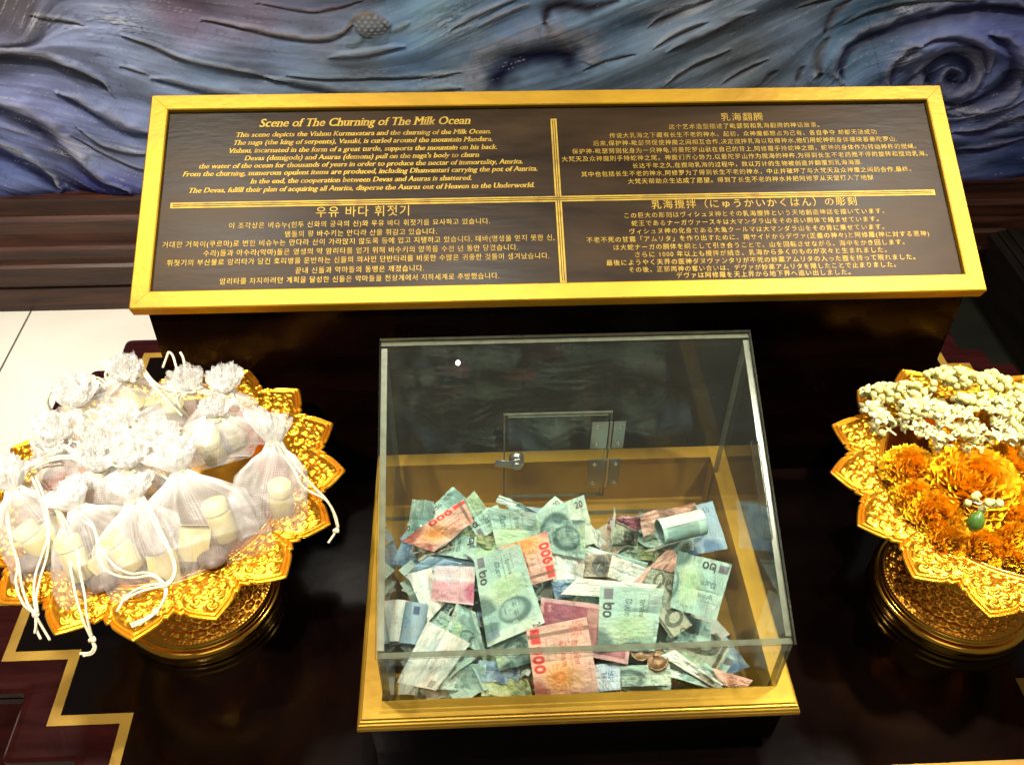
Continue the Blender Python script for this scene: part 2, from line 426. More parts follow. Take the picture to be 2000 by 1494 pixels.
def build_mural():
    NX, NZ = 1640, 300; x0, x1, z0, z1 = -2.35, 2.55, -.195, 0.62
    xs = np.linspace(x0, x1, NX); zs = np.linspace(z0, z1, NZ); dx = xs[1] - xs[0]; dz = zs[1] - zs[0]
    GX, GZ = np.meshgrid(xs, zs, indexing='ij')

    def mp(px, py): p = aty(px, py, YM); return p[0], p[2]

    def idw(ctrl, k, pw=2.0):
        num = 0; den = 0
        for c in ctrl:
            a, b = mp(c[0], c[1]); d2 = (GX - a) ** 2 + (GZ - b) ** 2 + 0.0008; w = 1 / d2 ** (pw * .75)
            num = num + w[..., None] * np.array(c[2]); den = den + w
        return num / den[..., None]
    flow = idw([(50, 120, (1, -.15)), (150, 160, (1, -.55)), (60, 280, (1, -.5)), (150, 340, (1, -.8)), (240, 250, (1, -.35)), (300, 100, (1, -.35)), (420, 130, (1, -.3)),
                (500, 160, (1, -.15)), (600, 80, (1, -.1)), (750, 130, (1, .15)), (850, 60, (1, .55)), (950, 40, (1, .55)), (900, 150, (1, .15)), (1050, 120, (1, .3)), (1200, 80, (1, .5)),
                (1350, 60, (1, .5)), (1400, 140, (1, .55)), (1550, 60, (1, .5)), (1600, 120, (.5, 1)), (1700, 60, (1, .35)), (1980, 20, (1, .05)), (1750, 330, (1, -.2)), (1980, 360, (1, .2)), (240, 20, (1, -.1)), (40, 30, (.6, 1))], 2)
    cx, cz = mp(1858, 163)
    vx = GX - cx; vz = (GZ - cz) * 1.12; r = np.hypot(vx, vz); th = np.arctan2(vz, vx)
    wv = np.clip(1.25 - r / .16, 0, 1); wv = wv * wv * (3 - 2 * wv)
    tang = np.stack([vz / (r + 1e-4) - .18 * vx / (r + 1e-4), -vx / (r + 1e-4) - .18 * vz / (r + 1e-4)], -1)
    sgn = np.sign((tang * flow).sum(-1, keepdims=True) + 1e-9)
    flow = flow * (1 - wv[..., None]) + tang * np.where(wv[..., None] > .8, 1, sgn) * wv[..., None] * 1.3
    flow /= np.linalg.norm(flow, axis=-1, keepdims=True) + 1e-6
    # line integral convolution: brush strokes that follow the water

    def lic(noise, L):
        acc = noise.copy(); n = 1
        for s in (1, -1):
            I = np.broadcast_to(np.arange(NX)[:, None], (NX, NZ)).astype(float).copy(); J = np.broadcast_to(np.arange(NZ)[None], (NX, NZ)).astype(float).copy()
            for k in range(L):
                ii = np.clip(I.round().astype(int), 0, NX - 1); jj = np.clip(J.round().astype(int), 0, NZ - 1)
                f = flow[ii, jj]; I += s * f[..., 0]; J += s * f[..., 1]
                ii = np.clip(I.round().astype(int), 0, NX - 1); jj = np.clip(J.round().astype(int), 0, NZ - 1)
                acc += noise[ii, jj]; n += 1
        acc /= n; return (acc - acc.mean()) / acc.std()
    w1 = RNG.random((NX, NZ)); n2 = vnoise(GX / .012, GZ / .012, 3) + .5 * vnoise(GX / .03, GZ / .03, 9)
    A = lic(w1, 14); B = lic(n2, 26); D_ = lic(vnoise(GX / .05, GZ / .05, 17), 60)
    base = idw([(30, 20, (.10, .08, .09)), (230, 50, (.34, .36, .48)), (350, 20, (.25, .17, .22)), (500, 25, (.26, .20, .24)), (620, 50, (.25, .24, .28)), (150, 100, (.25, .26, .35)), (300, 90, (.25, .27, .33)), (100, 230, (.19, .19, .30)),
                (60, 330, (.12, .14, .26)), (200, 300, (.16, .17, .25)), (200, 372, (.05, .05, .19)), (400, 160, (.24, .29, .36)), (560, 110, (.26, .31, .41)), (700, 95, (.24, .28, .31)), (800, 120, (.18, .28, .41)),
                (850, 40, (.26, .40, .48)), (950, 100, (.23, .32, .40)), (1000, 40, (.24, .32, .43)), (1200, 50, (.21, .29, .35)), (1300, 100, (.20, .24, .27)), (1450, 130, (.19, .20, .19)), (1550, 60, (.20, .24, .29)),
                (1680, 70, (.15, .24, .32)), (1800, 130, (.16, .18, .31)), (1950, 60, (.11, .12, .25)), (1930, 210, (.16, .18, .31)), (1900, 300, (.15, .17, .29)), (1980, 340, (.05, .07, .15)), (1750, 380, (.03, .04, .09)), (600, 170, (.24, .29, .33)), (900, 175, (.27, .33, .36))], 3, 2.2)
    base = np.clip(base * np.array((1.00, 1.14, 1.40)), 0, .7)
    h = .0003 * A + .0008 * B + .007 * D_; col = base * np.clip(1 + .045 * A + .08 * B + .24 * D_, .2, 2)[..., None]
    blotch = fbm(GX / .12, GZ / .07, 31); col *= (.75 + .5 * blotch)[..., None]
    hue = fbm(GX / .2, GZ / .1, 77, 3) - .5; col[..., 0] += .03 * hue * base[..., 0] * 3; col[..., 2] -= .06 * hue

    def dist(poly):
        pts = np.array([mp(*p) for p in poly]); pts = np.array(smooth_path(np.c_[pts, np.zeros(len(pts))], 5))[:, :2]
        D = np.full(GX.shape, 9.0); T = np.zeros(GX.shape); S = np.zeros(GX.shape); n = len(pts) - 1
        for i in range(n):
            a, b = pts[i], pts[i + 1]; ab = b - a; L2 = ab @ ab + 1e-12
            t = np.clip(((GX - a[0]) * ab[0] + (GZ - a[1]) * ab[1]) / L2, 0, 1)
            ex = GX - a[0] - t * ab[0]; ez = GZ - a[1] - t * ab[1]; d = np.hypot(ex, ez)
            s = ab[0] * ez - ab[1] * ex; k = d < D
            D = np.where(k, d, D); T = np.where(k, (i + t) / n, T); S = np.where(k, np.sign(s), S)
        return D, T, S
    px = .00115                                       # metres per photograph pixel on this wall

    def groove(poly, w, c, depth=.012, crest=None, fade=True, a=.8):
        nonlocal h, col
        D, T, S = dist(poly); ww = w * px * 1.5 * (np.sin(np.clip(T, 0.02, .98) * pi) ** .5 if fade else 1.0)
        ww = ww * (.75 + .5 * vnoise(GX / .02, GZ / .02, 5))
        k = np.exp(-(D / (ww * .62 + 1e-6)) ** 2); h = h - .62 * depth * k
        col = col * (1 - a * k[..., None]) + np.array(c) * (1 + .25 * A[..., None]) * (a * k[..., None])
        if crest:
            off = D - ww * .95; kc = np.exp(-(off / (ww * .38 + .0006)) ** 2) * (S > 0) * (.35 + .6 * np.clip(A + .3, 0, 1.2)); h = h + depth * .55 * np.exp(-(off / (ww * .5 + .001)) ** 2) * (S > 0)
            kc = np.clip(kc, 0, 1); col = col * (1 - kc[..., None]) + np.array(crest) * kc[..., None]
    navy = (.020, .018, .075); dk = (.035, .026, .035); br = (.085, .055, .045); wh = (.52, .53, .55); pale = (.38, .39, .47)
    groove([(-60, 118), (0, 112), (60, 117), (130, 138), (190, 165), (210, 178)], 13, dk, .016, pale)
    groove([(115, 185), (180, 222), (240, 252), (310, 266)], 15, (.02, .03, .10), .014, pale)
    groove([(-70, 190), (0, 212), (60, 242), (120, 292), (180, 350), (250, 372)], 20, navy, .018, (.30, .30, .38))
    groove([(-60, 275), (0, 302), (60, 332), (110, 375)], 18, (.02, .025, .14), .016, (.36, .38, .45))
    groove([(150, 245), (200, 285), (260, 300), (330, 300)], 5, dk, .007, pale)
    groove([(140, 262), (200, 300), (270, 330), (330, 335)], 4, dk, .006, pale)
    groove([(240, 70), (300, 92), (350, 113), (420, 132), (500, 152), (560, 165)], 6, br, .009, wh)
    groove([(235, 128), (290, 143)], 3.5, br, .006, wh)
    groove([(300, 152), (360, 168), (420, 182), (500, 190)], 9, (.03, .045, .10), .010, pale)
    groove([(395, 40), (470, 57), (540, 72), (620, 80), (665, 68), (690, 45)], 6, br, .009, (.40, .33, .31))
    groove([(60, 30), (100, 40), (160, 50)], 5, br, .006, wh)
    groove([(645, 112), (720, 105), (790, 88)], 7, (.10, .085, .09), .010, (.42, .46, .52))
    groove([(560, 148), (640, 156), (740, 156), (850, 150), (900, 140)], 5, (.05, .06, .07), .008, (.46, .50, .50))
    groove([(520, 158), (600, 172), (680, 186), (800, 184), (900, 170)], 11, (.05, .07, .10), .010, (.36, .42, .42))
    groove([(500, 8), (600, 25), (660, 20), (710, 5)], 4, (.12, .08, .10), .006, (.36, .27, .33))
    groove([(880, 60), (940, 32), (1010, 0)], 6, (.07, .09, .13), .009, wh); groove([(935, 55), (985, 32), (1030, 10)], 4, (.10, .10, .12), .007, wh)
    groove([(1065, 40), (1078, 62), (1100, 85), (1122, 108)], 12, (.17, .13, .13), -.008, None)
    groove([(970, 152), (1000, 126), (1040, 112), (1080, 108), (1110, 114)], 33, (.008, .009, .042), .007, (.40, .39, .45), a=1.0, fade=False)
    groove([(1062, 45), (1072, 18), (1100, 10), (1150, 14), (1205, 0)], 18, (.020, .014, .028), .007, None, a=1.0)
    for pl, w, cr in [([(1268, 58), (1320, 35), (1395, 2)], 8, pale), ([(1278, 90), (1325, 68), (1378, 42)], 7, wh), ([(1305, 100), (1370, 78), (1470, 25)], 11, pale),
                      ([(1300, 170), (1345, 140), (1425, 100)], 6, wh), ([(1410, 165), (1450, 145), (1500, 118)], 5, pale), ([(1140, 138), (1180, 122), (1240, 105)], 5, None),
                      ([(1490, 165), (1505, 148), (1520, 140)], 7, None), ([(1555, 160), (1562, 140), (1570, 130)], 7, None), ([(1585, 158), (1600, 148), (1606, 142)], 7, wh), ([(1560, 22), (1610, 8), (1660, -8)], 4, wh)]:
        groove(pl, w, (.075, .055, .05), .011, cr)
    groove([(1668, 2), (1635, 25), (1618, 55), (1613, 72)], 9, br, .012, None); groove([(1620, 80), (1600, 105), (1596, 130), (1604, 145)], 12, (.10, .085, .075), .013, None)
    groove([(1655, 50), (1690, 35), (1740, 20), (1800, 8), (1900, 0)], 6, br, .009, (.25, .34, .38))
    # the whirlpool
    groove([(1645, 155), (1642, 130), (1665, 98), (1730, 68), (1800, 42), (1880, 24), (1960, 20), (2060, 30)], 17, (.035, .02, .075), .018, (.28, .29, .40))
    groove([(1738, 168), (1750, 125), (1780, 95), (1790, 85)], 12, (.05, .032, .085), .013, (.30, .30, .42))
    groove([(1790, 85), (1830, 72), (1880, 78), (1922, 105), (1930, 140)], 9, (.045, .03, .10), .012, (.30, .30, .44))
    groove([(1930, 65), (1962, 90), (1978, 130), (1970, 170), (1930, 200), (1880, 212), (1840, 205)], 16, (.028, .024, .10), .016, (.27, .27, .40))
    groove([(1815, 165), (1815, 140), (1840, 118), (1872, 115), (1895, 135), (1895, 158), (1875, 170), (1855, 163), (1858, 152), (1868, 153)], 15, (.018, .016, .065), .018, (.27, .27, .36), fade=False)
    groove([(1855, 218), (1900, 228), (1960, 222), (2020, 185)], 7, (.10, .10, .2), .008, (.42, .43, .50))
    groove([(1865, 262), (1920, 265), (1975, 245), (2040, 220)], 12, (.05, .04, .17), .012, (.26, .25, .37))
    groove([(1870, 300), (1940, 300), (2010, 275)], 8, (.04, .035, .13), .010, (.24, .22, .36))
    groove([(1700, 8), (1700, 60), (1712, 120), (1718, 170)], 1.0, (.05, .06, .09), .003, None, a=.6)
    # dark hole and a scaly sea creature at the top
    groove([(705, -10), (728, 2), (748, -8)], 14, (.05, .035, .035), .018, None)
    groove([(672, 62), (690, 36), (715, 26), (745, 32), (760, 45)], 5, (.26, .17, .09), -.010, None)
    sx, sz = mp(728, 46); qx = (GX - sx) / (36 * px); qz = (GZ - sz) / (20 * px); e = np.clip(1 - qx ** 2 - qz ** 2, 0, 1) ** .5
    cell = np.abs(np.sin(qx * 9 + np.floor(qz * 3) * 1.5)) * np.abs(np.sin(qz * 3 * pi)); h += .016 * e + .006 * e * cell
    col = col * (1 - .85 * (e > .05)[..., None]) + (np.array((.16, .17, .18)) + .30 * (cell ** 2)[..., None]) * (.85 * (e > .05)[..., None])
    groove([(675, 82), (700, 78), (712, 68), (726, 70)], 5, (.10, .17, .14), -.008, None); groove([(760, 60), (785, 50), (800, 40)], 7, (.13, .15, .10), -.008, None)
    # white foam flecks
    for (px_, py_, rx, ry) in [(230, 45, 65, 28), (95, 45, 50, 14), (880, 45, 60, 35), (910, 12, 35, 18), (830, 150, 60, 10), (730, 145, 40, 8), (1780, 22, 35, 8), (1880, 232, 70, 12), (1975, 235, 30, 25), (1760, 110, 40, 25), (0, 265, 60, 18), (120, 300, 60, 14), (1300, 20, 90, 16)]:
        a, b = mp(px_, py_); k = np.exp(-(((GX - a) / (rx * px)) ** 2 + ((GZ - b) / (ry * px)) ** 2)) * np.clip(.6 * A + .5 * B + .1, 0, 1) * .8
        col = col * (1 - k[..., None]) + np.array((.60, .63, .70)) * k[..., None]; h += .003 * k
    fl = np.clip((A + .5 * fbm(GX / .015, GZ / .015, 8) - 2.1), 0, 1)[..., None] * .7; col = col * (1 - fl) + np.array((.5, .52, .55)) * fl
    sp = np.clip(.30 - vnoise(GX / .006, GZ / .006, 55), 0, .3)[..., None] * np.clip(fbm(GX / .09, GZ / .06, 61)[..., None] - .45, 0, .3) * 4; col *= (1 - np.clip(sp, 0, .8))
    # blue rim paint at the foot
    k = np.exp(-((GZ - (-.185)) / .018) ** 2)[..., None] * .8; col = col * (1 - k) + np.array((.025, .028, .12)) * k
    h += .020 * (fbm(GX / .22, GZ / .13, 12, 3) - .5)
    P = np.stack([GX, YM - h - .0, GZ], -1)
    o = mesh('relief_mural', P, gridfaces(NX, NZ), M['mural'], None, True, colors=np.clip(col, .004, .8))
    return tag(o, 'blue painted relief wall of swirling sea waves behind the sign', 'mural')


build_mural()
mb = MB(); mb.box((-3.0, 2.16, -.18), (3.2, 2.24, 1.0)); tag(mb.build('back_wall', M['block']), 'dark wall that carries the painted relief', 'wall', kind='structure')

# ------------------------------------------------------------------ stepped altar table
XC = 0.128


def half_outline():
    L = [(-.443, .4863), (-.443, .592), (-.532, .592), (-.532, .684), (-.617, .684), (-.617, .77), (-.657, .77), (-.657, 1.168), (-.617, 1.168), (-.617, 1.209), (-.577, 1.209), (-.577, 1.289)]
    R = [(2 * XC - x, y) for x, y in reversed(L)]
    return L + R


def offs(poly, d):
    n = len(poly); out = []
    # outline runs clockwise seen from above: outward is to the left of travel
    for i in range(n):
        a = np.array(poly[i - 1]); b = np.array(poly[i]); c = np.array(poly[(i + 1) % n])
        def nrm(p, q):
            t = (q - p) / np.linalg.norm(q - p); return np.array([-t[1], t[0]])
        n1, n2 = nrm(a, b), nrm(b, c); out.append(tuple(b + d * (n1 + n2)))
    return out


def rounded(poly, r, k=4):
    n = len(poly); out = []
    for i in range(n):
        a = np.array(poly[i - 1]); b = np.array(poly[i]); c = np.array(poly[(i + 1) % n])
        u = (a - b) / np.linalg.norm(a - b); w = (c - b) / np.linalg.norm(c - b)
        for j in range(k + 1):
            t = j / k; p = b + u * r * (1 - t) ** 2 + w * r * t ** 2; out.append(tuple(p))
    return out


G = half_outline()
tb = empty('altar_table', (XC, .8, FZ), 'dark red lacquered table with stepped corners and gold inlay line', 'table')


def slab(name, poly, z, matl, rr=.004, parent=None):
    q = rounded(poly, rr); mb = MB(); mb.add([(x, y, z) for x, y in q], [tuple(range(len(q) - 1, -1, -1))]); o = mb.build(name, matl, parent)
    return o


prof = [(.030, 0.0), (.038, -.0015), (.042, -.006), (.042, -.016), (.038, -.021), (.030, -.023), (.030, -.030), (.034, -.034), (.034, -.046), (.026, -.05), (.016, -.052), (.016, -.075), (.006, -.085), (.006, -.16), (.022, -.18), (.090, -.20), (.110, -.24), (.110, -.496)]
mb = MB(); rings = [rounded(offs(G, d), .010) for d, z in prof]; nn = len(rings[0])
v = [(x, y, z) for R_, (d, z) in zip(rings, prof) for x, y in R_]
f = [(i * nn + j, (i + 1) * nn + j, (i + 1) * nn + (j + 1) % nn, i * nn + (j + 1) % nn) for i in range(len(prof) - 1) for j in range(nn)]
mb.add(v, f); mb.add(v[:nn], [tuple(range(nn - 1, -1, -1))])
mb.build('table_body', M['mahogany'], tb)
slab('gold_inlay', offs(G, 0.0), .0006, M['inlay'], .001, tb)
slab('lacquer_field', offs(G, -.0135), .0012, M['lacquer'], .001, tb)

# ------------------------------------------------------------------ sign: cabinet + framed plaque
cb = empty('sign_cabinet', (XC, 1.1, .0012), 'dark lacquered wooden cabinet holding up the gold framed sign', 'cabinet')
cx0, cx1 = -.414, .654
pf = [(.974, .0014), (.974, .335), (1.215, .462), (1.215, .0014)]
mb = MB(); mb.add([(cx0, y, z) for y, z in pf] + [(cx1, y, z) for y, z in pf], [(0, 4, 5, 1), (1, 5, 6, 2), (2, 6, 7, 3), (3, 7, 4, 0), (0, 1, 2, 3), (7, 6, 5, 4)])
mb.build('cabinet_body', M['cabinet'], cb)
TS = .4783; S0 = np.array([0, .95, .3627]); SU = np.array([1.0, 0, 0]); SV = np.array([0, cos(TS), sin(TS)]); SN = np.array([0, -sin(TS), cos(TS)])


def sp(u, v, n=0.0): return S0 + SU * u + SV * v + SN * n


mb = MB()
cove = [(.004, -.022), (.008, -.024), (.010, -.030), (.012, -.037), (.016, -.041)]
sx0, sx1, sv0, sv1 = -.4262, .6661, -.0003, .3172
rg = [[sp(sx0 + d, sv0 + d * .8, n), sp(sx1 - d, sv0 + d * .8, n), sp(sx1 - d, sv1 - d, n), sp(sx0 + d, sv1 - d, n)] for d, n in cove]
mb.add([p for R_ in rg for p in R_], [(i * 4 + k, (i + 1) * 4 + k, (i + 1) * 4 + (k + 1) % 4, i * 4 + (k + 1) % 4) for i in range(4) for k in range(4)] + [(0, 1, 2, 3), (19, 18, 17, 16)])
mb.build('cove_moulding', M['cabinet'], cb)

sg = empty('information_sign', sp(.12, .0, -.021), 'gold framed slanted plaque with gold text in four languages', 'sign')
# four mitred rails
mb = MB(); wF = .0238; prof = [(wF, -.0085), (wF, -.0012), (wF - .0014, 0), (.0016, 0), (0, -.0016), (0, -.0195), (.0015, -.0212)]
cor = [(sx0, sv0, 1, 1), (sx1, sv0, -1, 1), (sx1, sv1, -1, -1), (sx0, sv1, 1, -1)]
for k in range(4):
    a, b = cor[k], cor[(k + 1) % 4]; vv = []
    g = .00025
    for (cu, cv, du, dv), s in ((a, 1), (b, -1)):
        tu = np.sign(b[0] - a[0]) * g * s; tv = np.sign(b[1] - a[1]) * g * s
        for d, n in prof: vv.append(sp(cu + du * d + tu, cv + dv * d + tv, n))
    L = len(prof)
    mb.add(vv, [(i, L + i, L + i + 1, i + 1) for i in range(L - 1)] + [(L - 1, 2 * L - 1, L, 0)] + [tuple(range(L)), tuple(range(2 * L - 1, L - 1, -1))])
mb.build('gold_frame', M['gold_leaf'], sg)
NP = -.0068
mb = MB(); e = wF - .0015
mb.add([sp(sx0 + e, sv0 + e, NP), sp(sx1 - e, sv0 + e, NP), sp(sx1 - e, sv1 - e, NP), sp(sx0 + e, sv1 - e, NP)] + [sp(sx0 + e, sv0 + e, NP - .012), sp(sx1 - e, sv0 + e, NP - .012), sp(sx1 - e, sv1 - e, NP - .012), sp(sx0 + e, sv1 - e, NP - .012)],
       [(0, 1, 2, 3), (7, 6, 5, 4), (0, 4, 5, 1), (1, 5, 6, 2), (2, 6, 7, 3), (3, 7, 4, 0)])
plaque = mb.build('plaque', M['plaque'], sg)


def suv(px, py):
    p = onplane(px, py, S0 + SN * NP, SN); return p[0], float((p - S0) @ SV)


# ---- text -> triangles
_txt = {}


def text_tris(s, bold=0.0, spc=1.0):
    key = (s, bold, spc)
    if key in _txt: return _txt[key]
    c = bpy.data.curves.new('text_tmp', 'FONT'); c.body = s; c.size = 1.0; c.fill_mode = 'FRONT'; c.offset = bold; c.resolution_u = 3; c.space_character = spc
    o = bpy.data.objects.new('text_tmp', c); COL.objects.link(o)
    dg = bpy.context.evaluated_depsgraph_get(); dg.update()
    me = bpy.data.meshes.new_from_object(o.evaluated_get(dg))
    me.calc_loop_triangles()
    v = np.zeros(len(me.vertices) * 3, np.float32); me.vertices.foreach_get('co', v); v = v.reshape(-1, 3)[:, :2].astype(float)
    t = np.zeros(len(me.loop_triangles) * 3, np.int32); me.loop_triangles.foreach_get('vertices', t); t = t.reshape(-1, 3)
    bpy.data.objects.remove(o); bpy.data.curves.remove(c); bpy.data.meshes.remove(me)
    _txt[key] = (v, t); return v, t


def coverage(v, t, x0, y0, dx, nx, ny):
    img = np.zeros((nx, ny), bool)
    for tri in t:
        p = v[tri]; lo = np.floor((p.min(0) - (x0, y0)) / dx).astype(int) - 1; hi = np.ceil((p.max(0) - (x0, y0)) / dx).astype(int) + 1
        i0, j0 = max(lo[0], 0), max(lo[1], 0); i1, j1 = min(hi[0], nx), min(hi[1], ny)
        if i1 <= i0 or j1 <= j0: continue
        X = x0 + (np.arange(i0, i1) + .5) * dx; Y = y0 + (np.arange(j0, j1) + .5) * dx; X, Y = np.meshgrid(X, Y, indexing='ij')
        def ed(a, b): return (b[0] - a[0]) * (Y - a[1]) - (b[1] - a[1]) * (X - a[0])
        e0, e1, e2 = ed(p[0], p[1]), ed(p[1], p[2]), ed(p[2], p[0])
        img[i0:i1, j0:j1] |= ((e0 >= 0) & (e1 >= 0) & (e2 >= 0)) | ((e0 <= 0) & (e1 <= 0) & (e2 <= 0))
    return img


def serifs(v, t):
    # small slabs at the feet and heads of vertical stems, for the serif face of the English text
    dx = .012; x0 = v[:, 0].min() - .05; nx = int((v[:, 0].max() - x0) / dx) + 6; y0 = -.3; ny = int(1.2 / dx)
    img = coverage(v, t, x0, y0, dx, nx, ny); out = []
    for yl, sgn in ((.0, 1), (.449, -1), (.682, -1)):
        j = int((yl + sgn * .035 - y0) / dx); jo = int((yl - sgn * .055 - y0) / dx)
        row = img[:, j]; e_ = np.flatnonzero(np.diff(np.r_[0, row.astype(int), 0])); runs = list(zip(e_[0::2], e_[1::2]))
        jm = int((yl + sgn * .13 - y0) / dx)
        for q_, (i, k) in enumerate(runs):
            wd = (k - i) * dx
            if not (.05 < wd < .24) or img[i:k, jo].any() or abs(int(img[i:k, jm].sum()) - (k - i)) >= 3: continue
            gl = (i - runs[q_ - 1][1]) * dx if q_ else 1.0; gr = (runs[q_ + 1][0] - k) * dx if q_ + 1 < len(runs) else 1.0
            left = max(0, min(.075, gl * .5 - .03)); right = max(0, min(.062 if sgn > 0 else .02, gr * .5 - .03))
            out.append((x0 + i * dx - left, x0 + k * dx + .054 + right * .6, min(yl - sgn * .012, yl + sgn * .05), max(yl - sgn * .012, yl + sgn * .05)))
    return out


def lettering(lines, name, bold, shear=0.0, serif=False, spc=1.0):
    mb = MB()
    for (s, xl, xr, yy, hscale) in lines:
        v, t = text_tris(s, bold, spc); sb = []
        if serif: sb = serifs(v, t)
        vv = v.copy()
        lo, hi = vv.min(0), vv.max(0)
        u0, v0 = suv(xl, yy); u1, v1 = suv(xr, yy); vm = suv((xl + xr) / 2, yy)[1]
        w = hi[0] - lo[0]; k = (u1 - u0) / (w + shear * .5)
        ky = k * hscale; cy = .36 if serif else (lo[1] + hi[1]) / 2 if len(s) < 14 else .37
        def put(p, n): return sp(u0 + (p[0] - lo[0] + shear * (p[1])) * k, vm + (p[1] - cy) * ky, NP + n)
        mb.add([put(p, .0005) for p in vv], t)
        if serif:                                         # heavy stems, thin hairlines
            for j_, ox in enumerate((.028, .054)): mb.add([put((p[0] + ox, p[1]), .00053 + .00003 * j_) for p in vv], t)
        for (a, b, c, d) in sb: mb.add([put((a, c), .0006), put((b, c), .0006), put((b, d), .0006), put((a, d), .0006)], [(0, 1, 2, 3)])
    return mb.build(name, M['gold_text'], plaque)


EN = [("Scene of The Churning of The Milk Ocean", 507, 919, 238, 1.1),
      ("This scene depicts the Vishnu Kurmavatara and the churning of the Milk Ocean.", 460, 960, 260.5, 1.0),
      ("The naga (the king of serpents), Vasuki, is curled around the mountain Mandara.", 455, 963, 275.5, 1.0),
      ("Vishnu, incarnated in the form of a great turtle, supports the mountain on his back.", 446, 972, 291, 1.0),
      ("Devas (demigods) and Asuras (demons) pull on the naga's body to churn", 478, 936, 306, 1.0),
      ("the water of the ocean for thousands of years in order to produce the nectar of immortality, Amrita.", 388, 1022, 320.5, 1.0),
      ("From the churning, numerous opulent items are produced, including Dhanvantari carrying the pot of Amrita.", 358, 1051, 335, 1.0),
      ("In the end, the cooperation between Devas and Asuras is shattered.", 490, 922, 351, 1.0),
      ("The Devas, fulfill their plan of acquiring all Amrita, disperse the Asuras out of Heaven to the Underworld.", 368, 1045, 367, 1.0)]
KO = [("우유 바다 휘젓기", 617, 799, 413, 1.05),
      ("이 조각상은 비슈누(힌두 신화의 궁극의 신)와 우유 바다 휘젓기를 묘사하고 있습니다.", 448, 957, 437, 1.1),
      ("뱀들의 왕 바수키는 만다라 산을 휘감고 있습니다.", 557, 853, 455, 1.1),
      ("거대한 거북이(쿠르마)로 변한 비슈누는 만다라 산이 가라앉지 않도록 등에 업고 지탱하고 있습니다. 데바(영생을 얻지 못한 신,", 318, 1083, 471.5, 1.1),
      ("수라)들과 아수라(악마)들은 영생의 약 암리타를 얻기 위해 바수키의 양쪽을 수천 년 동안 당겼습니다.", 398, 1012, 489.5, 1.1),
      ("휘젓기의 부산물로 암리타가 담긴 호리병을 운반하는 신들의 의사인 단반타리를 비롯한 수많은 귀중한 것들이 생겨났습니다.", 327, 1073, 507, 1.1),
      ("끝내 신들과 악마들의 동맹은 깨졌습니다.", 577, 828, 526.5, 1.1),
      ("암리타를 차지하려던 계획을 달성한 신들은 악마들을 천상계에서 지하세계로 추방했습니다.", 430, 975, 544.5, 1.1)]
ZH = [("乳海翻腾", 1408, 1490, 229, 1.0),
      ("这个艺术造型描述了毗瑟努和乳海翻腾的神话故事。", 1306, 1600, 246.5, 1.05),
      ("传说大乳海之下藏有长生不老的神水。起初，众神魔都想占为己有、各自争夺 却都无法成功", 1190, 1712, 262, 1.05),
      ("后来,保护神-毗瑟努促使神魔之间相互合作,决定搅拌乳海以取得神水,他们用蛇神的身体缠绕着曼陀罗山.", 1158, 1752, 276.5, 1.05),
      ("保护神-毗瑟努则化身为一只神龟,将曼陀罗山驮在自己的背上,阿修羅手持蛇神之頭，蛇神的身体作为转动神杵的搅绳。", 1117, 1790, 291.5, 1.05),
      ("大梵天及众神魔則手持蛇神之尾。神魔们齐心协力,以曼陀罗山作为搅海的神杵,为得到长生不老药而不停的旋转和搅动乳海。", 1097, 1812, 306, 1.05),
      ("长达千年之久,在搅动乳海的过程中，数以万计的生物被创造并翻覆到乳海海面.", 1235, 1684, 321, 1.05),
      ("其中也包括长生不老的神水,阿修罗为了得到长生不老的神水，中止并破坏了与大梵天及众神魔之间的合作,最终。", 1135, 1780, 336, 1.05),
      ("大梵天帮助众生达成了愿望。得到了长生不老的神水并把阿修罗从天堂打入了地狱", 1226, 1706, 351, 1.05)]
JA = [("乳海攪拌（にゅうかいかくはん）の彫刻", 1272, 1673, 397, 1.0),
      ("この巨大の彫刻はヴィシュヌ神とその乳海攪拌という天地創造神話を描いています。", 1219, 1727, 417, 1.05),
      ("蛇王であるナーガヴァースキは大マンダラ山をその長い胴体で絡ませています。", 1233, 1716, 432.5, 1.05),
      ("ヴィシュヌ神の化身である大亀クールマは大マンダラ山をその背に乗せています。", 1229, 1727, 448, 1.05),
      ("不老不死の甘露「アムリタ」を作り出すために、両サイドからデヴァ(正義の神々)と阿修羅(神に対する悪神)", 1145, 1815, 463, 1.05),
      ("は大蛇ナーガの胴体を綱として引き合うことで、山を回転させながら、海中をかき回します。", 1198, 1767, 478.5, 1.05),
      ("さらに 1000 年以上も攪拌が続き、乳海から多くのものが次々と生まれました。", 1240, 1732, 493, 1.05),
      ("最後にようやく天界の医神ダヌヴァンタリが不死の妙薬アムリタの入った壺を持って現れました。", 1184, 1788, 508, 1.05),
      ("その後、正邪両神の奪い合いは、デヴァが妙薬アムリタを隠したことで止まりました。", 1228, 1750, 522, 1.05),
      ("デヴァは阿修羅を天上界から地下界へ追い出しました。", 1321, 1661, 535, 1.05)]
lettering(EN, 'english_lettering', 0, .26, True)['label'] = 'gold slanted serif English lettering'
lettering(KO, 'korean_lettering', 0, spc=1.12)['label'] = 'gold Korean lettering'
lettering(ZH, 'chinese_lettering', 0, spc=1.16)['label'] = 'gold Chinese lettering'
lettering(JA, 'japanese_lettering', 0, spc=1.2)['label'] = 'gold Japanese lettering'
# gold cross dividing the plaque: a double line with a dark hairline in it
mb = MB(); dk_ = MB()


def strip(mb_, u0, v0, u1, v1, n): mb_.add([sp(u0, v0, NP + n), sp(u1, v0, NP + n), sp(u1, v1, NP + n), sp(u0, v1, NP + n)], [(0, 1, 2, 3)])


